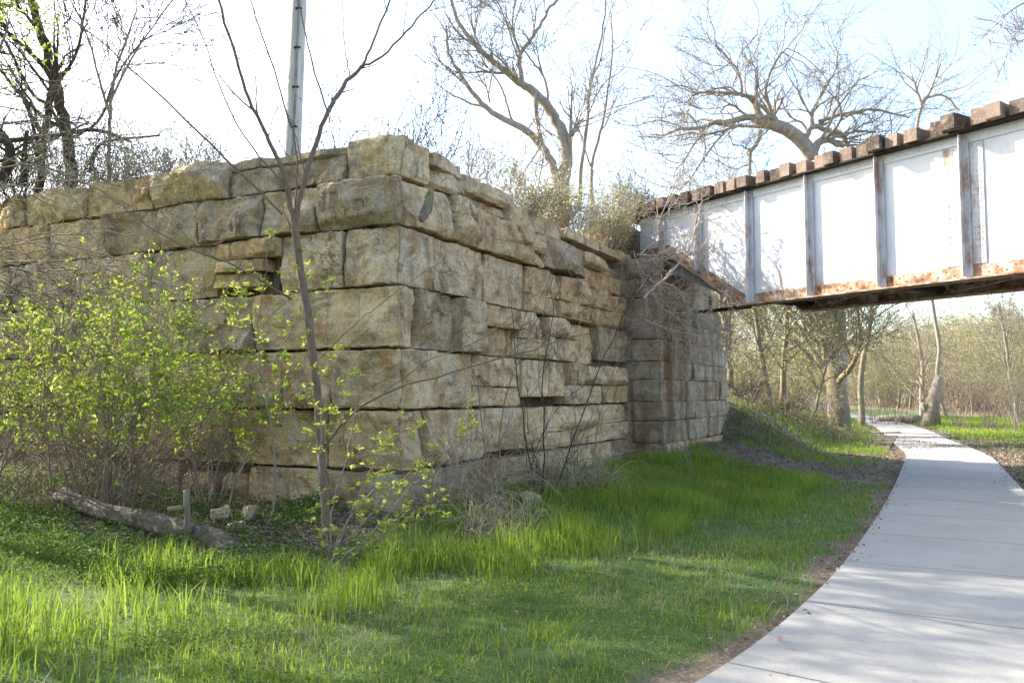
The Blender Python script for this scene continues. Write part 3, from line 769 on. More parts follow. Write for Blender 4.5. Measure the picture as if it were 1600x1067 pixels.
for px, py in ((425, 362), (470, 392), (463, 420), (452, 462), (440, 500), (533, 545), (520, 560), (480, 520), (492, 572), (488, 603), (515, 640), (530, 600), (505, 585)):
    c = at(px, py, 9.2 + r.uniform(-.2, .2)); sprout(lf, r, c, 9, .06, tint=(.35, 1))
    mb.tube([c, c - [r.uniform(-.05, .05), -.05, .10], c - [r.uniform(-.05, .05), -.1, .16]], [.002, .003, .003], tint=.3)
plant('sapling', base, 'slender grey bare sapling forking into two leaders in front of the wall corner', 'tree', [('trunk', mb, M['bark']), ('leaf_sprays', lf, M['leaf_yel'])])

# sprouting shrub at the sapling's foot
r = np.random.default_rng(22); mb = MB(); lf = MB(); base = rootz(ongr(520, 885))
stems = [([(520, 885), (560, 848), (610, 838), (650, 818), (690, 778)], 8.3), ([(518, 885), (570, 812), (625, 750), (690, 690), (735, 652)], 8.6), ([(515, 885), (548, 800), (580, 730), (605, 690), (640, 655)], 8.5),
         ([(512, 885), (520, 790), (540, 720), (555, 650), (562, 580)], 8.6), ([(520, 885), (500, 800), (500, 700), (505, 640)], 8.5), ([(520, 885), (580, 835), (640, 760), (668, 720)], 8.2), ([(520, 885), (590, 850), (640, 780), (660, 735)], 8.4), ([(516, 885), (535, 820), (600, 750), (610, 700)], 8.3)]
for pts, dd in stems:
    b0 = rootz(ongr(515 + r.uniform(-15, 15), 880)); P = curve(pts, dd); P[0] = b0; n = len(P); P[1:] += r.normal(0, .008, (n - 1, 3))
    mb.tube(P, np.linspace(.011, .003, n), tint=.1)
    for k in range(int(n * .3), n):
        for _ in range(2):
            if r.random() < .62:
                c = P[k] + r.normal(0, .07, 3); sprout(lf, r, c, int(r.integers(5, 9)), .062, tint=(.3, 1), flat=.6)
                mb.tube([P[k], (P[k] + c) / 2 + r.normal(0, .01, 3), c], [.003, .0025, .002], tint=.2)
plant('sprouting_shrub', base, 'small shrub with bright yellow green leaf sprays at the foot of the sapling', 'shrub', [('stems', mb, M['twig']), ('leaf_sprays', lf, M['leaf_yel'])])

# slim sapling with star shaped sprays left of the trunk
r = np.random.default_rng(23); mb = MB(); lf = MB(); base = rootz(ongr(422, 830)); spots = []
S_ = [([(422, 830), (432, 740), (425, 660), (408, 590), (402, 530), (410, 450), (424, 368)], .016), ([(408, 590), (440, 545), (470, 480), (480, 420)], .007), ([(404, 540), (372, 500), (350, 470)], .006), ([(415, 630), (360, 590), (325, 572)], .006), ([(402, 520), (445, 470), (520, 440)], .005), ([(425, 660), (470, 610), (540, 545)], .007), ([(428, 700), (470, 690), (505, 680)], .005), ([(406, 500), (385, 460), (375, 440)], .004)]
for pts, rr in S_:
    P = curve(pts, 9.9); P[1:] += r.normal(0, .01, (len(P) - 1, 3)); mb.tube(P, np.linspace(rr, .003, len(P)), tint=.3)
    for k in range(len(P) // 3, len(P)):
        if pts[0][1] > 800 and k < len(P) * .5: continue
        for _ in range(2):
            if r.random() < .5:
                c = P[k] + r.normal(0, .08, 3); sprout(lf, r, c, int(r.integers(6, 10)), .062, tint=(.3, 1)); mb.tube([P[k], c], [.003, .002], tint=.3)
plant('slim_sapling', base, 'slim brown stem with star shaped yellow leaf sprays left of the grey sapling', 'shrub', [('stems', mb, M['twig']), ('leaf_sprays', lf, M['leaf_yel'])])

# ------------------------------------------------------------------ the big leafy bush against the left face
def leafy_bush(seed, base, W, Hh, nst, per, leafL, mats, label, cat, name='leafy_bush', lean=(0, 0), flat=.6, spread=.05, tint=(.15, 1), group=None, depth_=.7, sub=5, lowcut=0):
    r = np.random.default_rng(seed); mb = MB(); lf = MB(); spots = []
    for k in range(nst):
        a = r.uniform(0, 2 * math.pi); rad = r.uniform(0, .35); b = np.array(base) + [math.cos(a) * W * rad, math.sin(a) * W * rad * depth_, -.05]
        d = np.array([math.cos(a) * .75 * W + lean[0], math.sin(a) * .75 * W * depth_ + lean[1], Hh * r.uniform(.8, 1.5)])
        L = Hh * r.uniform(.7, 1.25); P = walk(r, b, d, L, 9, .09, .05, .35)
        fork(mb, r, P, np.linspace(.014, .003, 10), 0, [dict(n=sub, L=Hh * .33, ang=(.4, 1.1), rr=.5, t0=.3, seg=5, wander=.16, up=.04), dict(n=6, L=Hh * .13, ang=(.4, 1.1), seg=3, t0=.15, rmin=.003, rtip=.002, wander=.15)], spots, .3)
    if lowcut: spots = [q for q in spots if q[0][2] > base[2] + lowcut * r.uniform(.75, 1.2) or r.random() < .12]
    spots = [q for q in spots if r.random() < .34]
    scatter_leaves(lf, r, spots, per * 2.9, leafL, .45, spread=spread * .5, tint=tint, flat=flat)
    return plant(name, base, label, cat, [('stems', mb, mats[0]), ('foliage', lf, mats[1])], group)
leafy_bush(31, rootz(at(150, 760, 10.9)), 1.55, 2.6, 34, 1.55, .07, (M['twig'], M['leaf']), 'big leafy bush in fresh yellow green leaf against the left wall face', 'bush', lean=(.3, -.25), sub=9, lowcut=1.15)
leafy_bush(32, rootz(at(-40, 760, 10.6)), 1.2, 2.2, 18, 1.5, .07, (M['twig'], M['leaf']), 'leafy green bush at the left edge of the photo beside the big bush', 'bush', lowcut=.9)
leafy_bush(33, rootz(at(330, 770, 11.0)), .8, 2.0, 11, 2.2, .07, (M['twig'], M['leaf']), 'thin leafy shrub standing right of the big bush against the wall', 'bush')

r = np.random.default_rng(35); mb = MB(); sp = []
for k in range(28):
    y0 = r.uniform(150, 560); L_ = r.uniform(150, 420); d0 = r.uniform(9.4, 11.4); rise = r.uniform(-90, 60)
    P = curve([(-70, y0 + r.uniform(-40, 40)), (-70 + L_ * .4, y0 + rise * .7 + r.uniform(-25, 25)), (-70 + L_ * .75, y0 + rise + r.uniform(-25, 25)), (-70 + L_, y0 + rise * .6 + r.uniform(-60, 110))], d0)
    P[1:] += r.normal(0, .02, (len(P) - 1, 3)); fork(mb, r, P, np.linspace(r.uniform(.009, .016), .004, len(P)), 0, [dict(n=7, L=.6, ang=(.3, 1.0), rr=.55, t0=.15, seg=6, wander=.2, up=.02, rmin=.004, rtip=.003), dict(n=4, L=.22, ang=(.4, 1.1), seg=4, wander=.2, rmin=.003, rtip=.002)], sp, r.uniform(0, .6))
b = rootz(at(-110, 760, 10.4)); mb.tube(np.array([b, at(-100, 600, 10.4), at(-80, 420, 10.4), at(-85, 250, 10.4)]), [.06, .05, .04, .02])
plant('arching_shrub', b, 'bare grey shrub at the left edge whose long arching twigs cross the wall', 'shrub', [('branches', mb, M['twig'])])
# dry vine tangle below the bush
def tangle(seed, c, W, Dp, Hh, n, rad, mat, label, cat, name='bramble_tangle', L=(.6, 1.6), base_only=False):
    r = np.random.default_rng(seed); mb = MB()
    for k in range(n):
        b = np.array([c[0] + r.uniform(-W, W), c[1] + r.uniform(-Dp, Dp), 0]); b = rootz(b, 0); b[2] += 0 if base_only else r.uniform(0, Hh * .5)
        d = np.array([r.normal(0, .6), r.normal(0, .5), r.uniform(.2, 1.2)]); P = walk(r, b, d, r.uniform(*L), 9, .2, 0, .45)
        P[:, 2] = np.maximum(P[:, 2], b[2] * 0 + gz(P[:, 0], P[:, 1]) + .01); mb.tube(P, np.linspace(rad * r.uniform(.6, 1.4), .0015, 10), 3, tint=r.uniform(0, 1))
    return plant(name, rootz(np.array(c), 0), label, cat, [('stems', mb, mat)])
tangle(41, at(110, 780, 11.2), 1.8, .6, 1.3, 600, .0055, M['twig'], 'tangle of dry brown vine stems under the big leafy bush', 'brambles')
cl_ = wab(7.2, -.45, 0); tangle(45, cl_, 1.5, .5, 6.0, 520, .0065, M['bark_dark'], 'dark tangle of climbing twigs against the wall at the far left edge', 'brambles', L=(.7, 2.0))
tangle(42, at(715, 760, 10.6), .5, .25, .8, 190, .005, M['straw'], 'pale dry vine tangle hanging at the wall foot just right of the corner', 'brambles', L=(.6, 1.7))
tangle(43, at(880, 770, 12.6), .6, .35, .7, 260, .0055, M['straw'], 'pale straw coloured dry stalks massed at the foot of the right wall face', 'brambles', L=(.5, 1.4))
tangle(44, at(785, 845, 9.6), .45, .4, .1, 240, .0042, M['straw'], 'collapsed clump of dry grass lying in the green grass before the wall', 'dry grass', name='dry_clump', L=(.3, .8))

# dark bare stems in front of the right face
def stems_px(seed, lst, label, mat=M['twig'], name='bare_shrub', rad=.014):
    r = np.random.default_rng(seed); mb = MB(); sp = []
    for pts, dd in lst:
        P = curve(pts, dd); P[0] = rootz(P[0]) if pts[0][1] > 720 else P[0]; P[1:] += r.normal(0, .012, (len(P) - 1, 3))
        fork(mb, r, P, np.linspace(rad, .003, len(P)), 0, [dict(n=7, L=.9, ang=(.2, .7), rr=.6, t0=.1, seg=6, up=.08, wander=.12, rmin=.005, rtip=.003), dict(n=3, L=.3, seg=4, rmin=.004, rtip=.003)], sp, r.uniform(.2, .7))
    return plant(name, P[0] if lst[0][0][0][1] <= 720 else rootz(curve(*lst[0])[0]), label, 'shrub', [('stems', mb, mat)])
stems_px(51, [([(848, 800), (852, 700), (846, 600), (862, 500), (880, 420)], 11.9), ([(856, 800), (905, 660), (950, 540), (1000, 440)], 12), ([(845, 800), (820, 690), (806, 560), (800, 470)], 11.9)], 'clump of thin dark bare stems before the right wall face', M['bark_dark'])
stems_px(52, [([(790, 810), (775, 700), (800, 580), (840, 500)], 11.3), ([(770, 815), (760, 720), (745, 600)], 11.2)], 'pair of thin bare stems rising from the dry vines near the corner')
stems_px(53, [([(920, 770), (930, 680), (950, 600), (990, 520)], 13.6), ([(900, 775), (905, 690), (890, 590)], 13.4)], 'thin bare stems before the right wall face, nearest the abutment')
stems_px(54, [([(1086, 750), (1078, 720), (1070, 680), (1062, 640)], 15.6)], 'single dry bent stalk standing in grass before the abutment', rad=.012, name='dry_stalk')

# ------------------------------------------------------------------ log, stub, stones, bark
r = np.random.default_rng(61)
P = np.array([rootz(at(px, py, d_), dz) for px, py, d_, dz in ((95, 780, 10.9, .16), (160, 800, 10.3, .14), (230, 825, 9.8, .13), (300, 845, 9.3, .10), (345, 860, 9.0, .05), (372, 900, 8.6, -.03))])
P = np.vstack([np.stack([np.linspace(P[i][k], P[i + 1][k], 7)[:-1] for k in range(3)], 1) for i in range(len(P) - 1)])
mb = MB(); R = np.linspace(.10, .15, len(P)); mb.tube(P, R, 26, tint=.2, cap=True)
V = mb.V[0]; nn = len(P); th_ = np.tile(np.arange(26) * 2 * math.pi / 26, nn); tl = np.repeat(np.arange(nn), 26); rad_ = V[:nn * 26] - np.repeat(P, 26, 0)
V[:nn * 26] += rad_ * (.22 * fbm(np.stack([np.cos(th_) * 4, np.sin(th_) * 4, tl * .16], 1), 3) + .10 * vnoise(np.stack([np.cos(th_) * 1.5, np.sin(th_) * 1.5, tl * .35 + 9], 1)))[:, None]
lg = empty('fallen_log', tuple(P[12]), 'fallen grey log with ridged bark lying in weeds by the left wall foot', 'log'); shift(mb, P[12]).build('log_trunk', M['log'], lg)
mb = MB()
for pts in ([(375, 880), (395, 905), (420, 925)], [(350, 870), (360, 905), (352, 930)], [(365, 868), (420, 862), (470, 880)]):
    Q = curve(pts, 8.7); Q[:, 2] = np.maximum(Q[:, 2], .03); mb.tube(Q, np.linspace(.045, .012, len(Q)), 7)
shift(mb, P[12]).build('root', M['log'], lg)
mb = MB(); b = rootz(at(293, 845, 9.1)); t_ = at(291, 765, 9.1); mb.tube(np.array([b, b * .5 + t_ * .5 + [.01, 0, 0], t_]), [.05, .045, .035], 10, cap=True); V = mb.V[0]; V += (fbm(V * 14, 2) * .02)[:, None]
arm = np.array([at(291, 792, 9.1), at(262, 796, 9.05)]); mb.tube(arm, [.03, .028], 8, cap=True)
plant('broken_stub', b, 'broken upright stub with a short side arm beside the fallen log', 'stump', [('stub', mb, M['bark_ivy'])])
def curve3(P):
    for _ in range(2): P = np.vstack([P[:1], np.stack([P[:-1] * .75 + P[1:] * .25, P[:-1] * .25 + P[1:] * .75], 1).reshape(-1, 3), P[-1:]])
    return P
def rock(seed, p, dims, label, mat=M['stone']):
    global wab
    mb = MB(); old = wab; wab = lambda a, b, z: np.stack([a, b, z], -1)
    stone(mb, (-dims[0], -dims[1], -dims[2] * .6), (dims[0], dims[1], dims[2]), seed, r=min(dims) * .5, rough=.06, cell=.03); wab = old
    o = mb.build('loose_stone', mat); o.location = p; o.rotation_euler = (.2, .1, seed); return tag(o, label, 'stone')
rock(71.2, rootz(at(390, 815, 10.2), .08), (.10, .09, .13), 'pale pointed loose stone on the ground left of the sapling')
rock(72.6, rootz(at(348, 800, 10.4), .06), (.12, .10, .10), 'tan loose stone half hidden by leaves behind the log')
rock(73.1, rootz(at(365, 828, 9.9), .03), (.10, .09, .06), 'low grey loose stone between log and sapling')
rock(74.4, rootz(at(820, 800, 11.6), .05), (.18, .14, .10), 'grey loose stone at the foot of the right wall face')
rock(75.9, rootz(at(775, 812, 11.2), .04), (.13, .12, .09), 'smaller loose stone at the wall foot beside the dry vines')
mb = MB(); q0 = along(655, 4.2, ER); 
Pk = np.array([wab(-.10, along(px, z_, ER), z_) for px, z_ in ((664, 4.40), (662, 4.28), (659, 4.14), (653, 4.02), (648, 3.94))])
Pk = curve3(Pk); mb.tube(Pk, np.interp(np.linspace(0, 1, len(Pk)), [0, .3, .6, 1], [.035, .058, .062, .03]), 14, cap=True); V = mb.V[0]; V += (fbm(V * [24, 24, 9], 4) * .05)[:, None] * np.array([1, 1, .4])
plant('bark_slab', Pk[2], 'curved dark slab of bark caught upright between two wall stones', 'bark', [('bark', mb, M['bark_ivy'])])

# ------------------------------------------------------------------ brush along the wall top
def topz(x, y):
    a, b = ab(np.array([x]), np.array([y])); a = np.maximum(a, .45); b = np.maximum(b, .4); return float(bankz(a, b)[0]) if b[0] < 30 else 0
def brush(seed, px, Y, W, Hh, nst, per, mats, label, leafL=.045, cat='brush', name='wall_top_brush', thin=.006, flat=.4, zb=None):
    r = np.random.default_rng(seed); p = at(px, 300, Y); z_ = topz(p[0], p[1]) if zb is None else zb; base = np.array([p[0], p[1], z_ - .05])
    mb = MB(); lf = MB(); spots = []
    for k in range(nst):
        b = base + [r.uniform(-W, W), r.uniform(-.5, .5), 0]; aa, bb = ab(b[0], b[1])
        if aa < .45 or bb < .4: b[:2] = wab(max(aa, .45), max(bb, .4), 0)[:2]
        b[2] = z_ - .1; d = np.array([r.normal(0, .45), r.normal(0, .4), 1.0]); P = walk(r, b, d, Hh * r.uniform(.5, 1.2), 7, .12, .04)
        fork(mb, r, P, np.linspace(thin * 1.5, .005, 8), 0, [dict(n=5, L=Hh * .45, ang=(.3, .9), rr=.6, t0=.15, seg=5, wander=.17, rmin=.005, rtip=.004), dict(n=4, L=Hh * .2, ang=(.4, 1.1), seg=3, rmin=.004, rtip=.003)], spots, r.uniform(0, .8))
    scatter_leaves(lf, r, spots, per, leafL, .5, spread=.03, tint=(.1, 1), flat=flat)
    return plant(name, base, label, cat, [('stems', mb, mats[0]), ('foliage', lf, mats[1])])
brush(81, 60, 14.6, 1.6, 1.8, 75, .35, (M['bark_dark'], M['leaf_small']), 'dense dark thorny brush on the wall top at far left')
brush(82, 200, 13.8, 1.2, 1.3, 55, .8, (M['pale_twig'], M['leaf_small']), 'twiggy budding brush on the wall top under the left trees')
brush(83, 320, 13.0, .9, 1.0, 26, .5, (M['pale_twig'], M['leaf_small']), 'low twiggy brush on the wall top left of the utility pole')
brush(84, 500, 13.0, .5, 1.5, 10, .9, (M['bark_dark'], M['weed']), 'upright green leaved shrub on the wall top right of the utility pole', leafL=.035)
brush(85, 640, 13.2, .6, 1.6, 14, .9, (M['bark_dark'], M['weed']), 'bushy green leaved shrub on the wall top behind the corner stone', leafL=.035)
brush(86, 735, 14.0, .7, 1.3, 16, .3, (M['pale_twig'], M['leaf_small']), 'thin dry upright stalks on the wall top right of the corner', thin=.004)
brush(87, 800, 15.6, .9, 1.2, 22, 0.5, (M['pale_twig'], M['leaf_pale']), 'leafy budding brush on the wall top below the forked tree', leafL=.07)
brush(88, 905, 17.2, 1.1, 1.2, 55, 0.8, (M['pale_twig'], M['leaf_pale']), 'pale yellow green bush spilling over the bank behind the wall', cat='bush', name='bank_bush', leafL=.07)
brush(89, 985, 18.6, .7, 1.2, 44, 0.9, (M['pale_twig'], M['leaf_pale']), 'small green bush on the bank beside the end of the bridge', cat='bush', name='bank_bush', leafL=.07)
brush(90, 840, 14.9, .4, .8, 16, 0.75, (M['pale_twig'], M['leaf_pale']), 'low bright green bush on the broken wall top', cat='bush', name='bank_bush', leafL=.07)

brush(92, 1012, 20.0, .6, 1.1, 40, 0.5, (M['pale_twig'], M['leaf_pale']), 'twiggy shrub on the bank under the last ties of the bridge', cat='bush', name='bank_bush', leafL=.07)
# bare shrub hanging over the gap between wall and abutment
r = np.random.default_rng(91); mb = MB(); sp = []
base = at(1010, 415, 19.2)
H_ = [([(1005, 465), (1045, 430), (1072, 400), (1090, 350), (1098, 310)], 17.6, .035), ([(1000, 400), (1020, 380), (1035, 330), (1050, 300)], 18.4, .02), ([(1005, 500), (1040, 512), (1085, 525), (1135, 540), (1180, 560)], 17.8, .018), ([(1010, 430), (1060, 470), (1110, 480), (1140, 470)], 18, .015),
      ([(1010, 450), (1050, 500), (1090, 500), (1120, 520)], 17.7, .012), ([(995, 400), (1040, 400), (1080, 420), (1110, 410)], 18, .014), ([(990, 390), (1000, 430), (1030, 470), (1070, 480)], 18.2, .012), ([(1010, 410), (1060, 380), (1120, 330), (1150, 290)], 17.9, .012), ([(1000, 420), (1010, 480), (1040, 540), (1075, 560)], 18, .01)]
for pts, dd, rr in H_:
    P = curve(pts, dd); P[1:] += r.normal(0, .02, (len(P) - 1, 3))
    fork(mb, r, P, np.linspace(rr, .004, len(P)), 0, [dict(n=14, L=.8, ang=(.4, 1.1), rr=.6, t0=.12, seg=6, wander=.22, up=0, rmin=.009, rtip=.006), dict(n=6, L=.28, ang=(.4, 1.1), seg=4, rmin=.007, rtip=.005, wander=.2)], sp, r.uniform(0, .5))
plant('hanging_shrub', base, 'tangled bare grey shrub hanging over the gap between wall and bridge end', 'shrub', [('branches', mb, M['pale_twig'])])

# ------------------------------------------------------------------ trees
def tree(seed, limbs, spec, mat, label, per=0, leafL=.05, lmat=None, name='bare_tree', spread=.06, group=None, tint=(.1, 1)):
    r = np.random.default_rng(seed); mb = MB(); cr = MB(); lf = MB(); spots = []
    for i, (P, r0, r1, start) in enumerate(limbs):
        P = np.asarray(P); P[1:-1] += r.normal(0, .015, (len(P) - 2, 3)) * min(1, r0 * 10); R = np.linspace(r0, r1, len(P))
        mb.tube(P, R, 12 if r0 > .06 else 8, tint=.2)
        c0 = MB(); fork(cr, r, P, R * .98, start, spec, spots, .35) if start < 9 else None
    if per: scatter_leaves(lf, r, spots, per, leafL, .5, spread=spread, tint=tint, flat=.3)
    return plant(name, limbs[0][0][0], label, 'tree', [('trunk', mb, mat), ('crown', cr, mat), ('foliage', lf, lmat)], group)
FINE = lambda n0, L0, n1, L1, n2_, L2: [dict(n=n0, L=L0, ang=(.35, 1.0), rr=.5, t0=.2, seg=7, wander=.16, up=.05, rmin=.013, rtip=.007), dict(n=n1, L=L1, ang=(.35, 1.0), rr=.55, t0=.2, seg=5, wander=.16, up=.04, rmin=.008, rtip=.006), dict(n=n2_, L=L2, ang=(.35, 1.0), seg=4, t0=.2, rmin=.006, rtip=.004, wander=.14)]
Dt = 17.0
tree(101, [(curve([(108, 300), (112, 240), (100, 190), (88, 130), (72, 80), (55, 25), (40, -40), (30, -110)], Dt), .13, .06, 0), (curve([(60, 310), (66, 220), (80, 150), (84, 110)], Dt), .09, .06, 0), (curve([(84, 120), (40, 75), (15, 55), (-10, 20)], Dt), .05, .03, 0), (curve([(76, 165), (50, 150), (25, 100), (5, 55), (-20, 30)], Dt), .04, .02, 0), (curve([(90, 130), (120, 90), (130, 30), (140, -40)], Dt), .04, .02, 0),
           (curve([(115, 215), (160, 190), (175, 130), (200, 90), (225, 60)], 16.5), .035, .012, 0)],
     FINE(8, 1.8, 7, .8, 5, .32), M['bark_dark'], 'dark leaning tree in small yellow green leaf above the wall at upper left', .45, .05, M['leaf_small'], 'budding_tree', .06)
tree(102, [(curve([(168, 320), (170, 240), (172, 160), (180, 110), (200, 60), (215, 10)], 16), .045, .012, 0), (curve([(172, 160), (195, 110), (225, 60), (262, 10)], 16), .03, .01, 0), (curve([(172, 180), (150, 110), (140, 60), (100, -20)], 16), .03, .01, 0)],
     FINE(6, 1.2, 5, .6, 4, .28), M['twig'], 'slender budding tree with upright stems between dark tree and pole', .25, .04, M['leaf_small'], 'budding_tree', .05)
# dark dead limbs lying across behind the wall top at far left
r = np.random.default_rng(103); mb = MB(); spx = []
for pts, rr in (([(-20, 222), (40, 218), (100, 210), (150, 200), (205, 222)], .05), ([(0, 290), (20, 240), (5, 210), (-20, 190)], .10), ([(35, 290), (38, 240), (42, 205)], .06), ([(140, 270), (150, 235), (160, 220), (250, 212)], .035), ([(-20, 260), (30, 240), (90, 215), (140, 190)], .03)):
    P = curve(pts, 14.2); fork(mb, r, P, np.linspace(rr, rr * .5, len(P)), 0, [dict(n=5, L=.8, seg=5, rr=.35, wander=.2), dict(n=3, L=.3, seg=3)], spx, .2)
plant('dead_limbs', curve([(40, 260)] * 2, 14.2)[0], 'dark dead limbs lying across behind the wall top at far left', 'branches', [('limbs', mb, M['bark_dark'])])
# off to the left of the frame: leafing trees that shade the grass and path
def free_tree(seed, x, y, Hh, r0, spec, mat, label, per, leafL, lmat, name='budding_tree', z=None, lean=(0, 0), nl=6, group=None, crown0=.3, spread=.08):
    r = np.random.default_rng(seed); b = rootz(np.array([x, y, 0]), -.1) if z is None else np.array([x, y, z])
    T = walk(r, b, (lean[0], lean[1], 1), Hh * .75, 10, .07, .03); limbs = [(T, r0, r0 * .35, 0)]
    for k in range(nl):
        t = r.uniform(crown0, .95); i = int(t * 9); d = side_dir(r, np.array([0, 0, 1.0]), r.uniform(.4, 1.0)); L = Hh * .42 * (1.15 - .6 * t)
        limbs.append((walk(r, T[i], d, L, 8, .13, .06), r0 * .32 * (1.1 - .5 * t), r0 * .07, 0))
    return tree(seed, limbs, spec, mat, label, per, leafL, lmat, name, spread, group)
SH = FINE(6, 1.6, 6, .8, 4, .4)
SHK = dict(nl=10, crown0=.66, spread=.14)
free_tree(111, -8.8, 10.6, 13, .16, SH, M['bark_ivy'], 'leafing tree left of the frame casting shade over the grass', 1.5, .11, M['leaf'], **SHK)
free_tree(112, -9.6, 14.6, 9.0, .14, SH, M['bark_ivy'], 'leafing tree left of the frame behind the wall top', 2.0, .11, M['leaf'], z=4.8, **SHK)
free_tree(113, -12.5, 10.0, 14.5, .18, SH, M['bark_ivy'], 'tall leafing tree farther left of the frame near the wall', 1.5, .11, M['leaf'], **SHK)
for k_, (x_, y_) in enumerate(((-7.0, -1.5), (-12, 3.0), (-3.0, -6.0))):  # unseen trees added to keep sky light off the left wall face
    free_tree(115 + k_, x_, y_, 11, .17, SH, M['bark_ivy'], ['leafing tree behind and left of the viewer', 'leafing tree far to the left of the viewer', 'leafing tree directly behind the viewer'][k_], 2.6, .2, M['leaf'], nl=11, crown0=.12, spread=.2)
free_tree(114, -9.5, 7.0, 10, .15, SH, M['bark_ivy'], 'leafing tree left of the frame nearest the path', .35, .11, M['leaf'], **SHK)

Dm = 22.0
tree(120, [(curve([(880, 360), (878, 290), (886, 262), (884, 220), (872, 195), (856, 165), (832, 140), (815, 132), (790, 112), (760, 88), (735, 62), (712, 30), (700, -20)], Dm), .20, .03, 0),
           (curve([(874, 300), (868, 265), (855, 240), (835, 215), (808, 195), (775, 182), (755, 165), (735, 140), (712, 105), (700, 85), (697, 40)], Dm), .13, .025, 0),
           (curve([(816, 130), (812, 100), (812, 84), (830, 60), (850, 30), (856, 14), (875, -5), (890, -30)], Dm), .07, .02, 0), (curve([(812, 84), (803, 55), (800, 35), (806, -10)], Dm), .045, .015, 0),
           (curve([(838, 140), (836, 170), (842, 205), (850, 235)], 21.8), .05, .06, 0), (curve([(856, 165), (856, 140), (848, 115), (830, 95), (820, 80)], Dm), .04, .02, 0), (curve([(890, 215), (900, 195), (912, 185)], Dm), .05, .02, 0),
           (curve([(760, 88), (745, 65), (735, 30), (738, -20)], Dm), .03, .012, 0), (curve([(800, 190), (790, 155), (782, 132), (765, 110), (745, 80)], Dm), .035, .012, 0), (curve([(765, 160), (762, 140), (745, 115), (735, 85)], Dm), .03, .01, 0)],
     FINE(7, 1.7, 6, .8, 4, .4), M['bark_grey'], 'bare forked tree leaning left on the bank behind the wall', .05, .09, M['leaf_small'], spread=.08)
tree(121, [(curve([(905, 330), (908, 260), (918, 190), (920, 150), (928, 110), (942, 50), (948, -20)], 23), .07, .02, 0), (curve([(925, 120), (940, 95), (945, 40)], 23), .03, .012, 0)], FINE(5, 1.5, 5, .7, 3, .35), M['bark_grey'], 'thin upright bare tree just right of the forked tree')
tree(122, [(curve([(925, 330), (923, 250), (940, 205), (952, 130), (958, 80), (955, 20)], 23.5), .06, .015, 0), (curve([(922, 260), (910, 220), (900, 190), (890, 110)], 23.5), .03, .012, 0)], FINE(5, 1.4, 5, .7, 3, .35), M['bark_grey'], 'second thin bare tree, its stem bending right of the first')
# gnarled tree beyond the bridge
Dg = 36.0
GN = [dict(n=8, L=3.4, ang=(.35, 1.1), rr=.5, t0=.2, seg=8, wander=.26, up=.05, rmin=.024, rtip=.011), dict(n=7, L=1.6, ang=(.35, 1.1), rr=.55, t0=.2, seg=6, wander=.25, up=.03, rmin=.012, rtip=.008), dict(n=5, L=.8, ang=(.35, 1.1), seg=4, t0=.2, rmin=.008, rtip=.006, wander=.2)]
tree(123, [(curve([(1310, 660), (1308, 520), (1300, 400), (1285, 300), (1262, 228), (1235, 205), (1195, 190), (1180, 184)], Dg), .44, .22, 0), (curve([(1185, 186), (1165, 182), (1140, 192), (1118, 190), (1095, 202), (1065, 200), (1040, 212), (1015, 210)], Dg), .17, .02, 0),
           (curve([(1270, 250), (1275, 225), (1292, 215), (1310, 228)], Dg), .22, .10, 0), (curve([(1258, 228), (1262, 205), (1272, 195), (1290, 205), (1312, 205), (1322, 222)], Dg), .15, .08, 0), (curve([(1270, 200), (1268, 180), (1275, 160), (1295, 130), (1310, 100)], Dg), .10, .03, 0),
           (curve([(1185, 188), (1178, 160), (1165, 148), (1130, 145), (1085, 145), (1075, 160)], Dg), .12, .03, 0), (curve([(1188, 205), (1184, 225), (1172, 235), (1172, 270), (1165, 300)], Dg), .10, .05, 0), (curve([(1215, 195), (1195, 150), (1200, 120), (1215, 90), (1230, 75)], Dg), .10, .03, 0), (curve([(1160, 152), (1155, 110), (1140, 95), (1118, 70)], Dg), .07, .03, 0), (curve([(1280, 190), (1330, 175), (1370, 170), (1420, 185)], Dg), .09, .03, 0), (curve([(1150, 190), (1110, 230), (1080, 280), (1060, 300)], Dg), .06, .02, 0), (curve([(1165, 180), (1140, 160), (1125, 175)], Dg), .06, .03, 0), (curve([(1160, 195), (1110, 210), (1090, 215), (1070, 250)], Dg), .07, .03, 0)],
     GN, M['bark_grey'], 'large gnarled bare tree with crooked limbs rising behind the bridge', name='gnarled_tree')
tree(124, [(curve([(1478, 650), (1462, 590), (1470, 540), (1455, 470), (1445, 380), (1432, 260), (1433, 190), (1440, 165), (1450, 150)], 46), .12, .08, 9), (curve([(1440, 165), (1432, 140), (1425, 120)], 46), .10, .05, 0), (curve([(1442, 160), (1455, 140), (1470, 100)], 46), .10, .04, 0), (curve([(1444, 155), (1475, 145), (1500, 175)], 46), .08, .04, 0)], FINE(6, 3.2, 7, 1.6, 5, .8), M['bark_grey'], 'bare tree with a spreading top seen above the ties farther right')
tree(125, [(curve([(1720, 700), (1720, 300), (1700, 100), (1680, 0)], 20), .2, .1, 9), (curve([(1690, 40), (1620, -5), (1580, 15), (1555, 40)], 20), .04, .01, 0), (curve([(1695, 80), (1630, 55), (1590, 65)], 20), .03, .008, 0)], FINE(6, 1.0, 6, .5, 4, .25), M['bark_grey'], 'bare branch tips reaching in at the upper right corner')

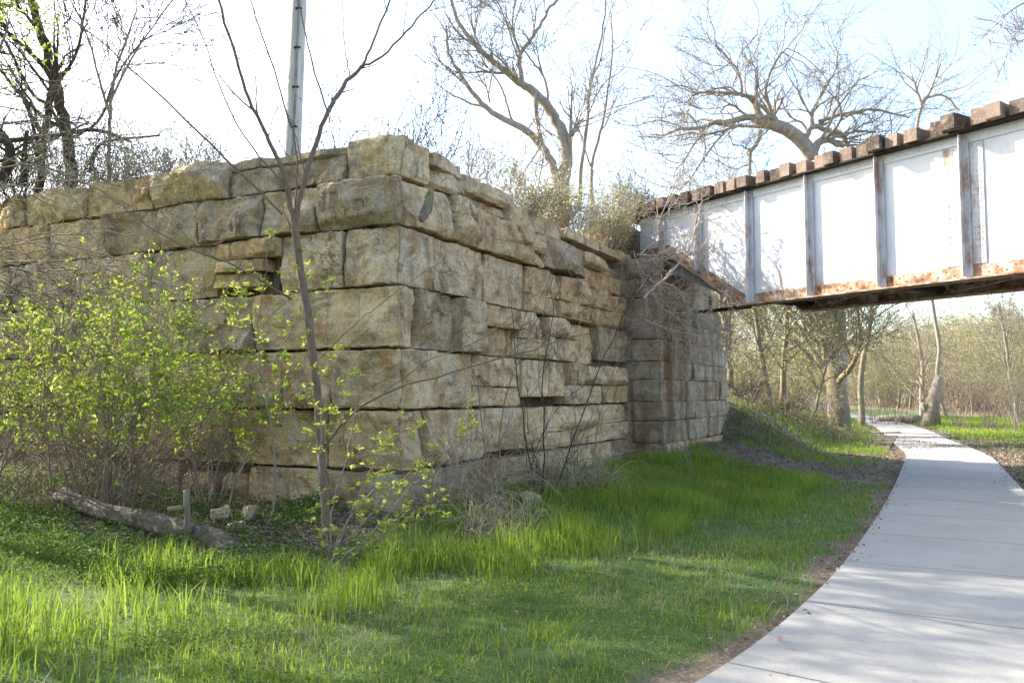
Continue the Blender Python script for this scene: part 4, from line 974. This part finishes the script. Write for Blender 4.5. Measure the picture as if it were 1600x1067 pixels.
# trees and brush beyond the bridge
WD = FINE(7, 2.0, 6, .9, 4, .45)
def wood(seed, px, Y, Hh, r0, label, per=.25, mat='bark_ivy', lmat='leaf_pale', leafL=.09, nl=7, crown0=.25, lean=(0, 0), spec=WD, name='woodland_tree', group=None):
    p = at(px, 600, Y); return free_tree(seed, p[0], p[1], Hh, r0, spec, M[mat], label, per, leafL, M[lmat], name, None, lean, nl, group, crown0)
wood(131, 1312, 33, 12, .42, 'thick ivy clad trunk standing beside the far bend of the path', .9, 'bark_ivy', 'leaf_pale', .10, 12, .12)
wood(132, 1345, 41, 12, .17, 'tall brown trunk standing just behind the ivy clad trunk', .2)
wood(133, 1204, 29, 8.5, .11, 'thin dark young tree left of the thick trunk, nearest the abutment but one', .5)
wood(134, 1221, 31, 9, .12, 'thin young tree with pale buds between abutment and thick trunk', .6)
wood(135, 1141, 30, 8, .12, 'thin brown tree trunk standing just right of the abutment', .3)
wood(136, 1262, 28, 5, .06, 'small crooked sapling leaning right beneath the bridge', .4, lean=(.35, 0))
wood(137, 1440, 50, 9, .17, 'crooked tree with drooping bare branches beyond the grass verge', .15, 'bark_grey')
wood(138, 1590, 46, 9, .14, 'slender bare tree at the right edge beyond the bridge', .1, 'bark_grey')
# stump
r = np.random.default_rng(139); p = rootz(at(1455, 660, 43)); mb = MB()
mb.tube(np.array([p, p + [.05, 0, .9], p + [.25, 0, 1.7], p + [.5, 0, 2.6]]), [.5, .36, .3, .22], 12, cap=True); mb.tube(np.array([p + [-.1, 0, .5], p + [-.45, 0, 1.25]]), [.16, .12], 8, cap=True); V = mb.V[0]; V += (fbm(V * 3, 3) * .08)[:, None]
plant('broken_stump', p, 'tall broken grey stump leaning right among the far brush', 'stump', [('trunk', mb, M['bark_grey'])])
def shrub_far(seed, px, Y, W, Hh, nst, per, mats, label, leafL=.08, group=None):
    p = rootz(at(px, 640, Y)); return leafy_bush(seed, p, W, Hh, nst, per, leafL, mats, label, 'bush', 'woodland_shrub', spread=.08, flat=.3, group=group, depth_=1.0)
shrub_far(141, 1405, 45, 1.6, 4.2, 26, 1.6, (M['twig'], M['leaf_small']), 'bright green leafing shrub left of the broken stump')
shrub_far(142, 1365, 47, 1.6, 3.0, 20, 1.0, (M['twig'], M['leaf_small']), 'lower pale green shrub behind the thick trunk')
shrub_far(143, 1500, 41, 1.5, 3.2, 34, .05, (M['twig'], M['leaf_pale']), 'dense bare brown brush right of the broken stump')
shrub_far(144, 1545, 40, 1.5, 3.2, 34, .05, (M['twig'], M['leaf_pale']), 'bare brown brush between the stump and the yellow shrub')
shrub_far(145, 1590, 37, 1.5, 3.6, 24, .9, (M['twig'], M['leaf_pale']), 'yellow budding shrub at the right edge beyond the bridge', .07)
shrub_far(146, 1180, 29.5, 1.2, 2.2, 22, .8, (M['twig'], M['leaf_pale']), 'pale budding shrub on the slope just right of the abutment')
shrub_far(147, 1250, 33, 1.3, 2.2, 22, .7, (M['twig'], M['leaf_pale']), 'pale budding shrub behind the thin young trees')
shrub_far(148, 1290, 30.5, .8, 1.7, 18, .1, (M['twig'], M['leaf_pale']), 'bare reddish shoots round the foot of the thick trunk')
shrub_far(149, 1215, 26.5, 1.3, .9, 30, .0, (M['bark_dark'], M['leaf_pale']), 'low dark dead weeds on the shaded slope right of the abutment')
shrub_far(150, 1165, 25.8, .7, 1.0, 26, .0, (M['bark_dark'], M['leaf_pale']), 'dark dead weeds on the slope hard against the abutment')
for sd_w, px, dd, lb in ((152, 1185, 25.6, 'mass of dark dead weed stalks on the shaded slope beside the abutment'), (153, 1245, 27.0, 'dark dead weed stalks on the slope under the thin young trees'), (154, 1290, 28.5, 'thin dead weed stalks by the foot of the thick trunk')):
    p = at(px, 640, dd); tangle(sd_w, p, 1.3, 1.6, .5, 210, .010, M['bark_ivy'], lb, 'weeds', name='dead_weeds', L=(.4, 1.2))
shrub_far(151, 1600, 47, 1.8, 4.5, 24, .1, (M['twig'], M['leaf_pale']), 'tall bare brush behind the yellow shrub')
# logs by the verge
for k, (xa, xb, yy, Y_) in enumerate(((1370, 1440, 622, 50), (1400, 1430, 628, 48))):
    P = np.array([rootz(at(xa, yy, Y_), .2), rootz(at((xa + xb) / 2, yy + 4, Y_), .25), rootz(at(xb, yy + 6, Y_ - 1), .2)]); mb = MB(); mb.tube(P, [.2, .24, .2], 10, cap=True)
    plant('fallen_log', P[1], ['long pale log lying along the far grass verge', 'short pale log lying in front of the long one'][k], 'log', [('trunk', mb, M['bark_grey'])])
# the far wood: five bare trees and four brush clumps, copied with their parts
fw = []
for k in range(5):
    fw.append(free_tree(160 + k, 0, 0, 9 + 1.4 * k % 4, .16, FINE(6, 1.9, 5, 1.0, 3, .6), M[['bark_grey', 'bark_ivy', 'twig'][k % 3]], 'bare tree in the far wood beyond the bridge', [.5, .9, .3, .8, .4][k], .13, M['leaf_pale'], 'distant_tree', 0.0, (0, 0), 7, 'trees of the far wood', .2))
for k in range(4):
    fw.append(leafy_bush(170 + k, (0, 0, 0), 1.5, 3.4, 18, [.6, 1.3, .3, .9][k], .11, (M['twig'], M[['leaf_pale', 'leaf_small', 'leaf_pale', 'leaf_pale'][k]]), 'pale twiggy brush clump in the far wood beyond the bridge', 'brush', 'distant_brush', spread=.1, flat=.3, group='brush of the far wood', depth_=1.0))
r = np.random.default_rng(180); used = set()
sites = []
for k in range(1600):
    px = r.uniform(1050, 1720); Y_ = r.uniform(40, 110) ** 1.0; p = at(px, 600, Y_)
    if pdist([p[0]], [p[1]])[0] < (4.5 if p[0] < np.interp(p[1], PL[:, 1], PL[:, 0]) else 9): continue
    if min([(p[0] - q[0]) ** 2 + (p[1] - q[1]) ** 2 for q in sites] + [99]) < 3.0: continue
    sites.append(p)
    if len(sites) > 225: break
for n_, p in enumerate(sites):
    k = int(r.integers(0, 5)) if r.random() < .33 else int(r.integers(5, 9))
    o = fw[k] if k not in used else copy_tree(fw[k]); used.add(k)
    o.location = (p[0], p[1], float(gz([p[0]], [p[1]])[0]) - .1); o.rotation_euler = (0, 0, r.uniform(0, 6.28)); s_ = r.uniform(.8, 1.35)
    if 800 + F * p[0] / p[1] > 1375: s_ = (1.65 + p[1] * r.uniform(.05, .095)) / (9.0 if k < 5 else 3.6)
    o.scale = (s_, s_, s_)
for k in range(9):
    if k not in used: fw[k].location = (30 + 3 * k, 80, 0)

# ------------------------------------------------------------------ grass, weeds and litter
def blades(mb, rng, x, y, z, Hh, wd, tint, lean=.35):
    n = len(x); az = rng.uniform(0, 2 * math.pi, n); ln = np.abs(rng.normal(0, lean, n)) * Hh; dx, dy = np.cos(az), np.sin(az)
    fa = rng.uniform(0, math.pi, n); sx, sy = np.cos(fa) * wd / 2, np.sin(fa) * wd / 2
    B = np.stack([x, y, z - .01], 1); S = np.stack([sx, sy, 0 * sx], 1); D_ = np.stack([dx, dy, 0 * dx], 1); Z = np.array([0, 0, 1.0])
    m1 = B + D_ * (ln * .3)[:, None] + Z * (Hh * .55)[:, None]; tp = B + D_ * ln[:, None] + Z * (Hh * (1 - .25 * np.clip(ln / (Hh + 1e-6), 0, 1.5)))[:, None]
    V = np.stack([B - S, B + S, m1 + S * .8, m1 - S * .8, tp], 1).reshape(-1, 3); i = np.arange(n)[:, None] * 5
    mb.add(V, i + np.array([[0, 1, 2, 3]]), i + np.array([[3, 2, 4]]), np.repeat(np.clip(tint, 0, 1), 5))
def sample(rng, n, s0, s1, pxlo=-80, pxhi=1680):
    """random ground points inside a generous view wedge, evenly per square metre"""
    Yv = np.sqrt(rng.uniform(s0 ** 2, s1 ** 2, n)); px = rng.uniform(pxlo, pxhi, n); return (px - 800) / F * Yv, Yv
TG = np.array([ongr(px, py)[:2] for px, py in ((-300, 1150), (140, 1150), (190, 1010), (300, 965), (430, 985), (560, 965), (640, 930), (740, 905), (860, 900), (960, 860), (1100, 835), (1220, 800), (1290, 765), (1180, 735), (1010, 728), (690, 800), (600, 855), (560, 900), (440, 895), (300, 900), (150, 880), (100, 930), (-300, 940))])
def tallmask(x, y):
    jx = x + .35 * n2(x, y, 1.3, 3, 17.0); jy = y + .5 * n2(x, y, 1.3, 3, 27.0); ins = np.zeros(len(x), bool)
    for (x0, y0), (x1, y1) in zip(TG, np.roll(TG, -1, 0)):
        c_ = ((y0 > jy) != (y1 > jy)); ins ^= c_ & (jx < (x1 - x0) * (jy - y0) / (y1 - y0 + 1e-12) + x0)
    return ins * 1.0
def inside_wall(x, y):
    a, b = ab(x, y); return (a > -.05) & (b > -.05)
r = np.random.default_rng(201)
# lawn
mb = MB(); x, y = sample(r, 520000, 4.2, 24); pdv = pdist(x, y); g = vis_grass(x, y, pdv); th = tallmask(x, y); cl = n2(x, y, 1.1, 3, 4.0); c2 = n2(x, y, 3.5, 2, 8.0)
a_, b_ = ab(x, y)
bare = sstep(n2(x, y, .8, 3, 21.0), .12, .42) * (1 - sstep(y, 10, 12)) * .75
dens = g * (.72 + .4 * cl) * (1 - .45 * th) * (1 - bare) * np.where(a_ < -7.3, .5, 1) * np.clip(1.15 - .03 * y, .35, 1)
k = (r.random(len(x)) < dens) & ~inside_wall(x, y); x, y, cl, c2, pdk = x[k], y[k], cl[k], c2[k], pdv[k]
hh = (.06 + .045 * cl + .02 * c2 + .10 * sstep(y, 9, 11.5) * sstep(pdk, 1.7, 2.6)) * r.uniform(.5, 1.5, len(x)); hh = np.maximum(hh, .025)
blades(mb, r, x, y, gz(x, y, pdk), hh, .0075 * r.uniform(.6, 1.4, len(x)), .5 + .35 * cl + r.normal(0, .25, len(x)), .6)
tag(mb.build('lawn_grass', M['grass'], smooth=False), 'short green grass beside the path', 'grass', kind='stuff')
# tall grass
mb = MB(); x, y = sample(r, 330000, 4.4, 19.5); th = tallmask(x, y); pdv = pdist(x, y); cl = n2(x, y, 1.6, 3, 14.0); g = vis_grass(x, y, pdv)
k = (r.random(len(x)) < th * g * sstep(cl, -.30, .30) * np.where(y > 9.5, .62, .55)) & ~inside_wall(x, y); x, y, cl = x[k], y[k], cl[k]
hh = (.25 + .17 * cl) * r.uniform(.45, 1.35, len(x)) * np.where((y > 10.5), .8, 1.0); blades(mb, r, x, y, gz(x, y), hh, np.where(y < 8.5, .0105, .0085) * r.uniform(.6, 1.3, len(x)), .45 + .25 * cl + r.normal(0, .22, len(x)), .42)
tag(mb.build('tall_grass', M['grass'], smooth=False), 'tall green grass along the wall foot', 'grass', kind='stuff')
# far verge
mb = MB(); x, y = sample(r, 260000, 22, 62, 1080, 1700); pdv = pdist(x, y); a_, b_ = ab(x, y)
side = np.where(a_ < -6.5, 1.0, .55); e = pdv - PW + .3 * n2(x, y, .8, 3, 2.0); g = sstep(e, .3, .9) * sstep(n2(x, y, .45, 3, 31.0), -.4, .25) * side * np.where((y < 27) & (a_ < -6.5), .15, 1) * np.where((pdv > 7.5) & (y < 36), .3, 1)
k = r.random(len(x)) < g * .6; x, y, pdk = x[k], y[k], pdv[k]; blades(mb, r, x, y, gz(x, y, pdk), .13 * r.uniform(.5, 1.6, len(x)), np.full(len(x), .02), .6 + r.normal(0, .2, len(x)), .5)
tag(mb.build('verge_grass', M['grass'], smooth=False), 'sunlit grass verge along the far path', 'grass', kind='stuff')
# dry blades
mb = MB(); x, y = sample(r, 210000, 4.3, 24); pdv = pdist(x, y); cl = sstep(n2(x, y, .9, 3, 41.0), .05, .45); g = vis_grass(x, y, pdv); k = (r.random(len(x)) < (g * (.10 + .42 * cl)) + .05 * sstep(pdv, PW + .1, PW + .4)) & ~inside_wall(x, y); x, y = x[k], y[k]
blades(mb, r, x, y, gz(x, y), r.uniform(.03, .17, len(x)), np.full(len(x), .005), r.uniform(0, 1, len(x)), 1.2)
tag(mb.build('dry_grass', M['drygrass'], smooth=False), 'dead straw coloured blades among the grass', 'dry grass', kind='stuff')
# broad weeds and clover
def cover(n, s0, s1, mask, L, mat, name, label, tint=(.1, 1), hgt=(.01, .06), lo=-100, hi=1680):
    mb = MB(); x, y = sample(r, n, s0, s1, lo, hi); k = (r.random(len(x)) < mask(x, y)) & ~inside_wall(x, y); x, y = x[k], y[k]
    z_ = gz(x, y) + r.uniform(*hgt, len(x)); d = r.normal(0, 1, (len(x), 3)); d[:, 2] *= .35
    leaves(mb, r, np.stack([x, y, z_], 1), d, np.full(len(x), L), .62, tint=tint, flat=.75); return tag(mb.build(name, mat, smooth=False), label, 'ground cover', kind='stuff')
cover(130000, 4.2, 8.8, lambda x, y: vis_grass(x, y, pdist(x, y)) * sstep(n2(x, y, .9, 3, 51.0), -.2, .35) * (1 - sstep(x, .2, 1.6)), .022, M['weed'], 'clover', 'small leaved clover and weeds in the near lawn', (.3, 1), (.02, .09))
cover(80000, 7.2, 12.5, lambda x, y: sstep(-x, 1.8, 2.6) * sstep(y + .35 * x, 5.4, 6.2) * (.10 + .80 * sstep(n2(x, y, 1.2, 3, 61.0), -.15, .35)), .05, M['weed'], 'broad_leaf_weeds', 'dark broad leaved weeds under the bush', (.0, .8), (.02, .17))
# leaf litter
def litter(n, s0, s1, mask, L, name, label, lo=-100, hi=1700):
    mb = MB(); x, y = sample(r, n, s0, s1, lo, hi); k = (r.random(len(x)) < mask(x, y)) & ~inside_wall(x, y); x, y = x[k], y[k]
    d = r.normal(0, 1, (len(x), 3)); d[:, 2] *= .25; pd_ = pdist(x, y); z_ = np.where(pd_ < PW, .02, gz(x, y, pd_) + .02)
    leaves(mb, r, np.stack([x, y, z_ + r.uniform(0, .015, len(x))], 1), d, np.full(len(x), L), .6, tint=(0, 1), flat=.7, droop=.1); return tag(mb.build(name, M['litter'], smooth=False), label, 'leaf litter', kind='stuff')
litter(90000, 4.2, 24, lambda x, y: np.exp(-((pdist(x, y) - PW - .10) / .13) ** 2) * .8 * sstep(n2(x, y, 1.4, 3, 71.0), -.5, .3) + .05 * (pdist(x, y) > PW), .045, 'path_edge_litter', 'dead leaves gathered along the path edge')
litter(110000, 14, 42, lambda x, y: sstep(pdist(x, y), PW - .05, PW + .25) * np.where(ab(x, y)[0] < -7.2, .8, np.where(ab(x, y)[1] > 8.5, .35, .05)), .075, 'bank_litter', 'grey brown dead leaves covering the shaded banks', 1000, 1720)
litter(60000, 7, 13, lambda x, y: sstep(ab(x, y)[1], -2.7, -1.9) * sstep(ab(x, y)[0], -.7, .3) * .8, .06, 'understory_litter', 'brown dead leaves under the bush and around the log')
litter(30000, 4.3, 25, lambda x, y: sstep(pdist(x, y), PW - .45, PW) * (pdist(x, y) < PW) * .10 * (x > y * .05), .035, 'path_margin_litter', 'scattered dead leaves and dirt on the path margin')
litter(9000, 25, 32, lambda x, y: (pdist(x, y) < PW) * .5 * sstep(n2(x, y, .8, 2, 81.0), -.2, .3), .06, 'path_litter', 'dead leaves strewn over the path beyond the bridge', 1350, 1600)
mb = MB(); x, y = sample(r, 120000, 16.5, 34, 1060, 1420); pdv = pdist(x, y); a_, b_ = ab(x, y); g = (b_ > 9.0) * (a_ > -6.6) * sstep(pdv, PW + .3, PW + .9) * sstep(n2(x, y, .6, 3, 95.0), -.05, .3) * (1 - dirtmask(x, y))
k = (r.random(len(x)) < g * .22) & ~inside_wall(x, y); x, y = x[k], y[k]; blades(mb, r, x, y, gz(x, y), .13 * r.uniform(.5, 1.6, len(x)), np.full(len(x), .014), .5 + r.normal(0, .2, len(x)), .6)
tag(mb.build('slope_grass', M['grass'], smooth=False), 'patchy grass on the shaded slope below the abutment', 'grass', kind='stuff')
# mossy yellow patches by the abutment
cover(60000, 17, 25, lambda x, y: (ab(x, y)[1] > 9.5) * sstep(n2(x, y, .75, 3, 91.0), .0, .3) * (pdist(x, y) > PW + .5) * (ab(x, y)[0] > -5.5) * (1 - dirtmask(x, y)) * .8, .035, M['leaf_small'], 'moss_patches', 'yellow green moss patches at the abutment foot', (.0, .8), (.0, .03), 1080, 1450)
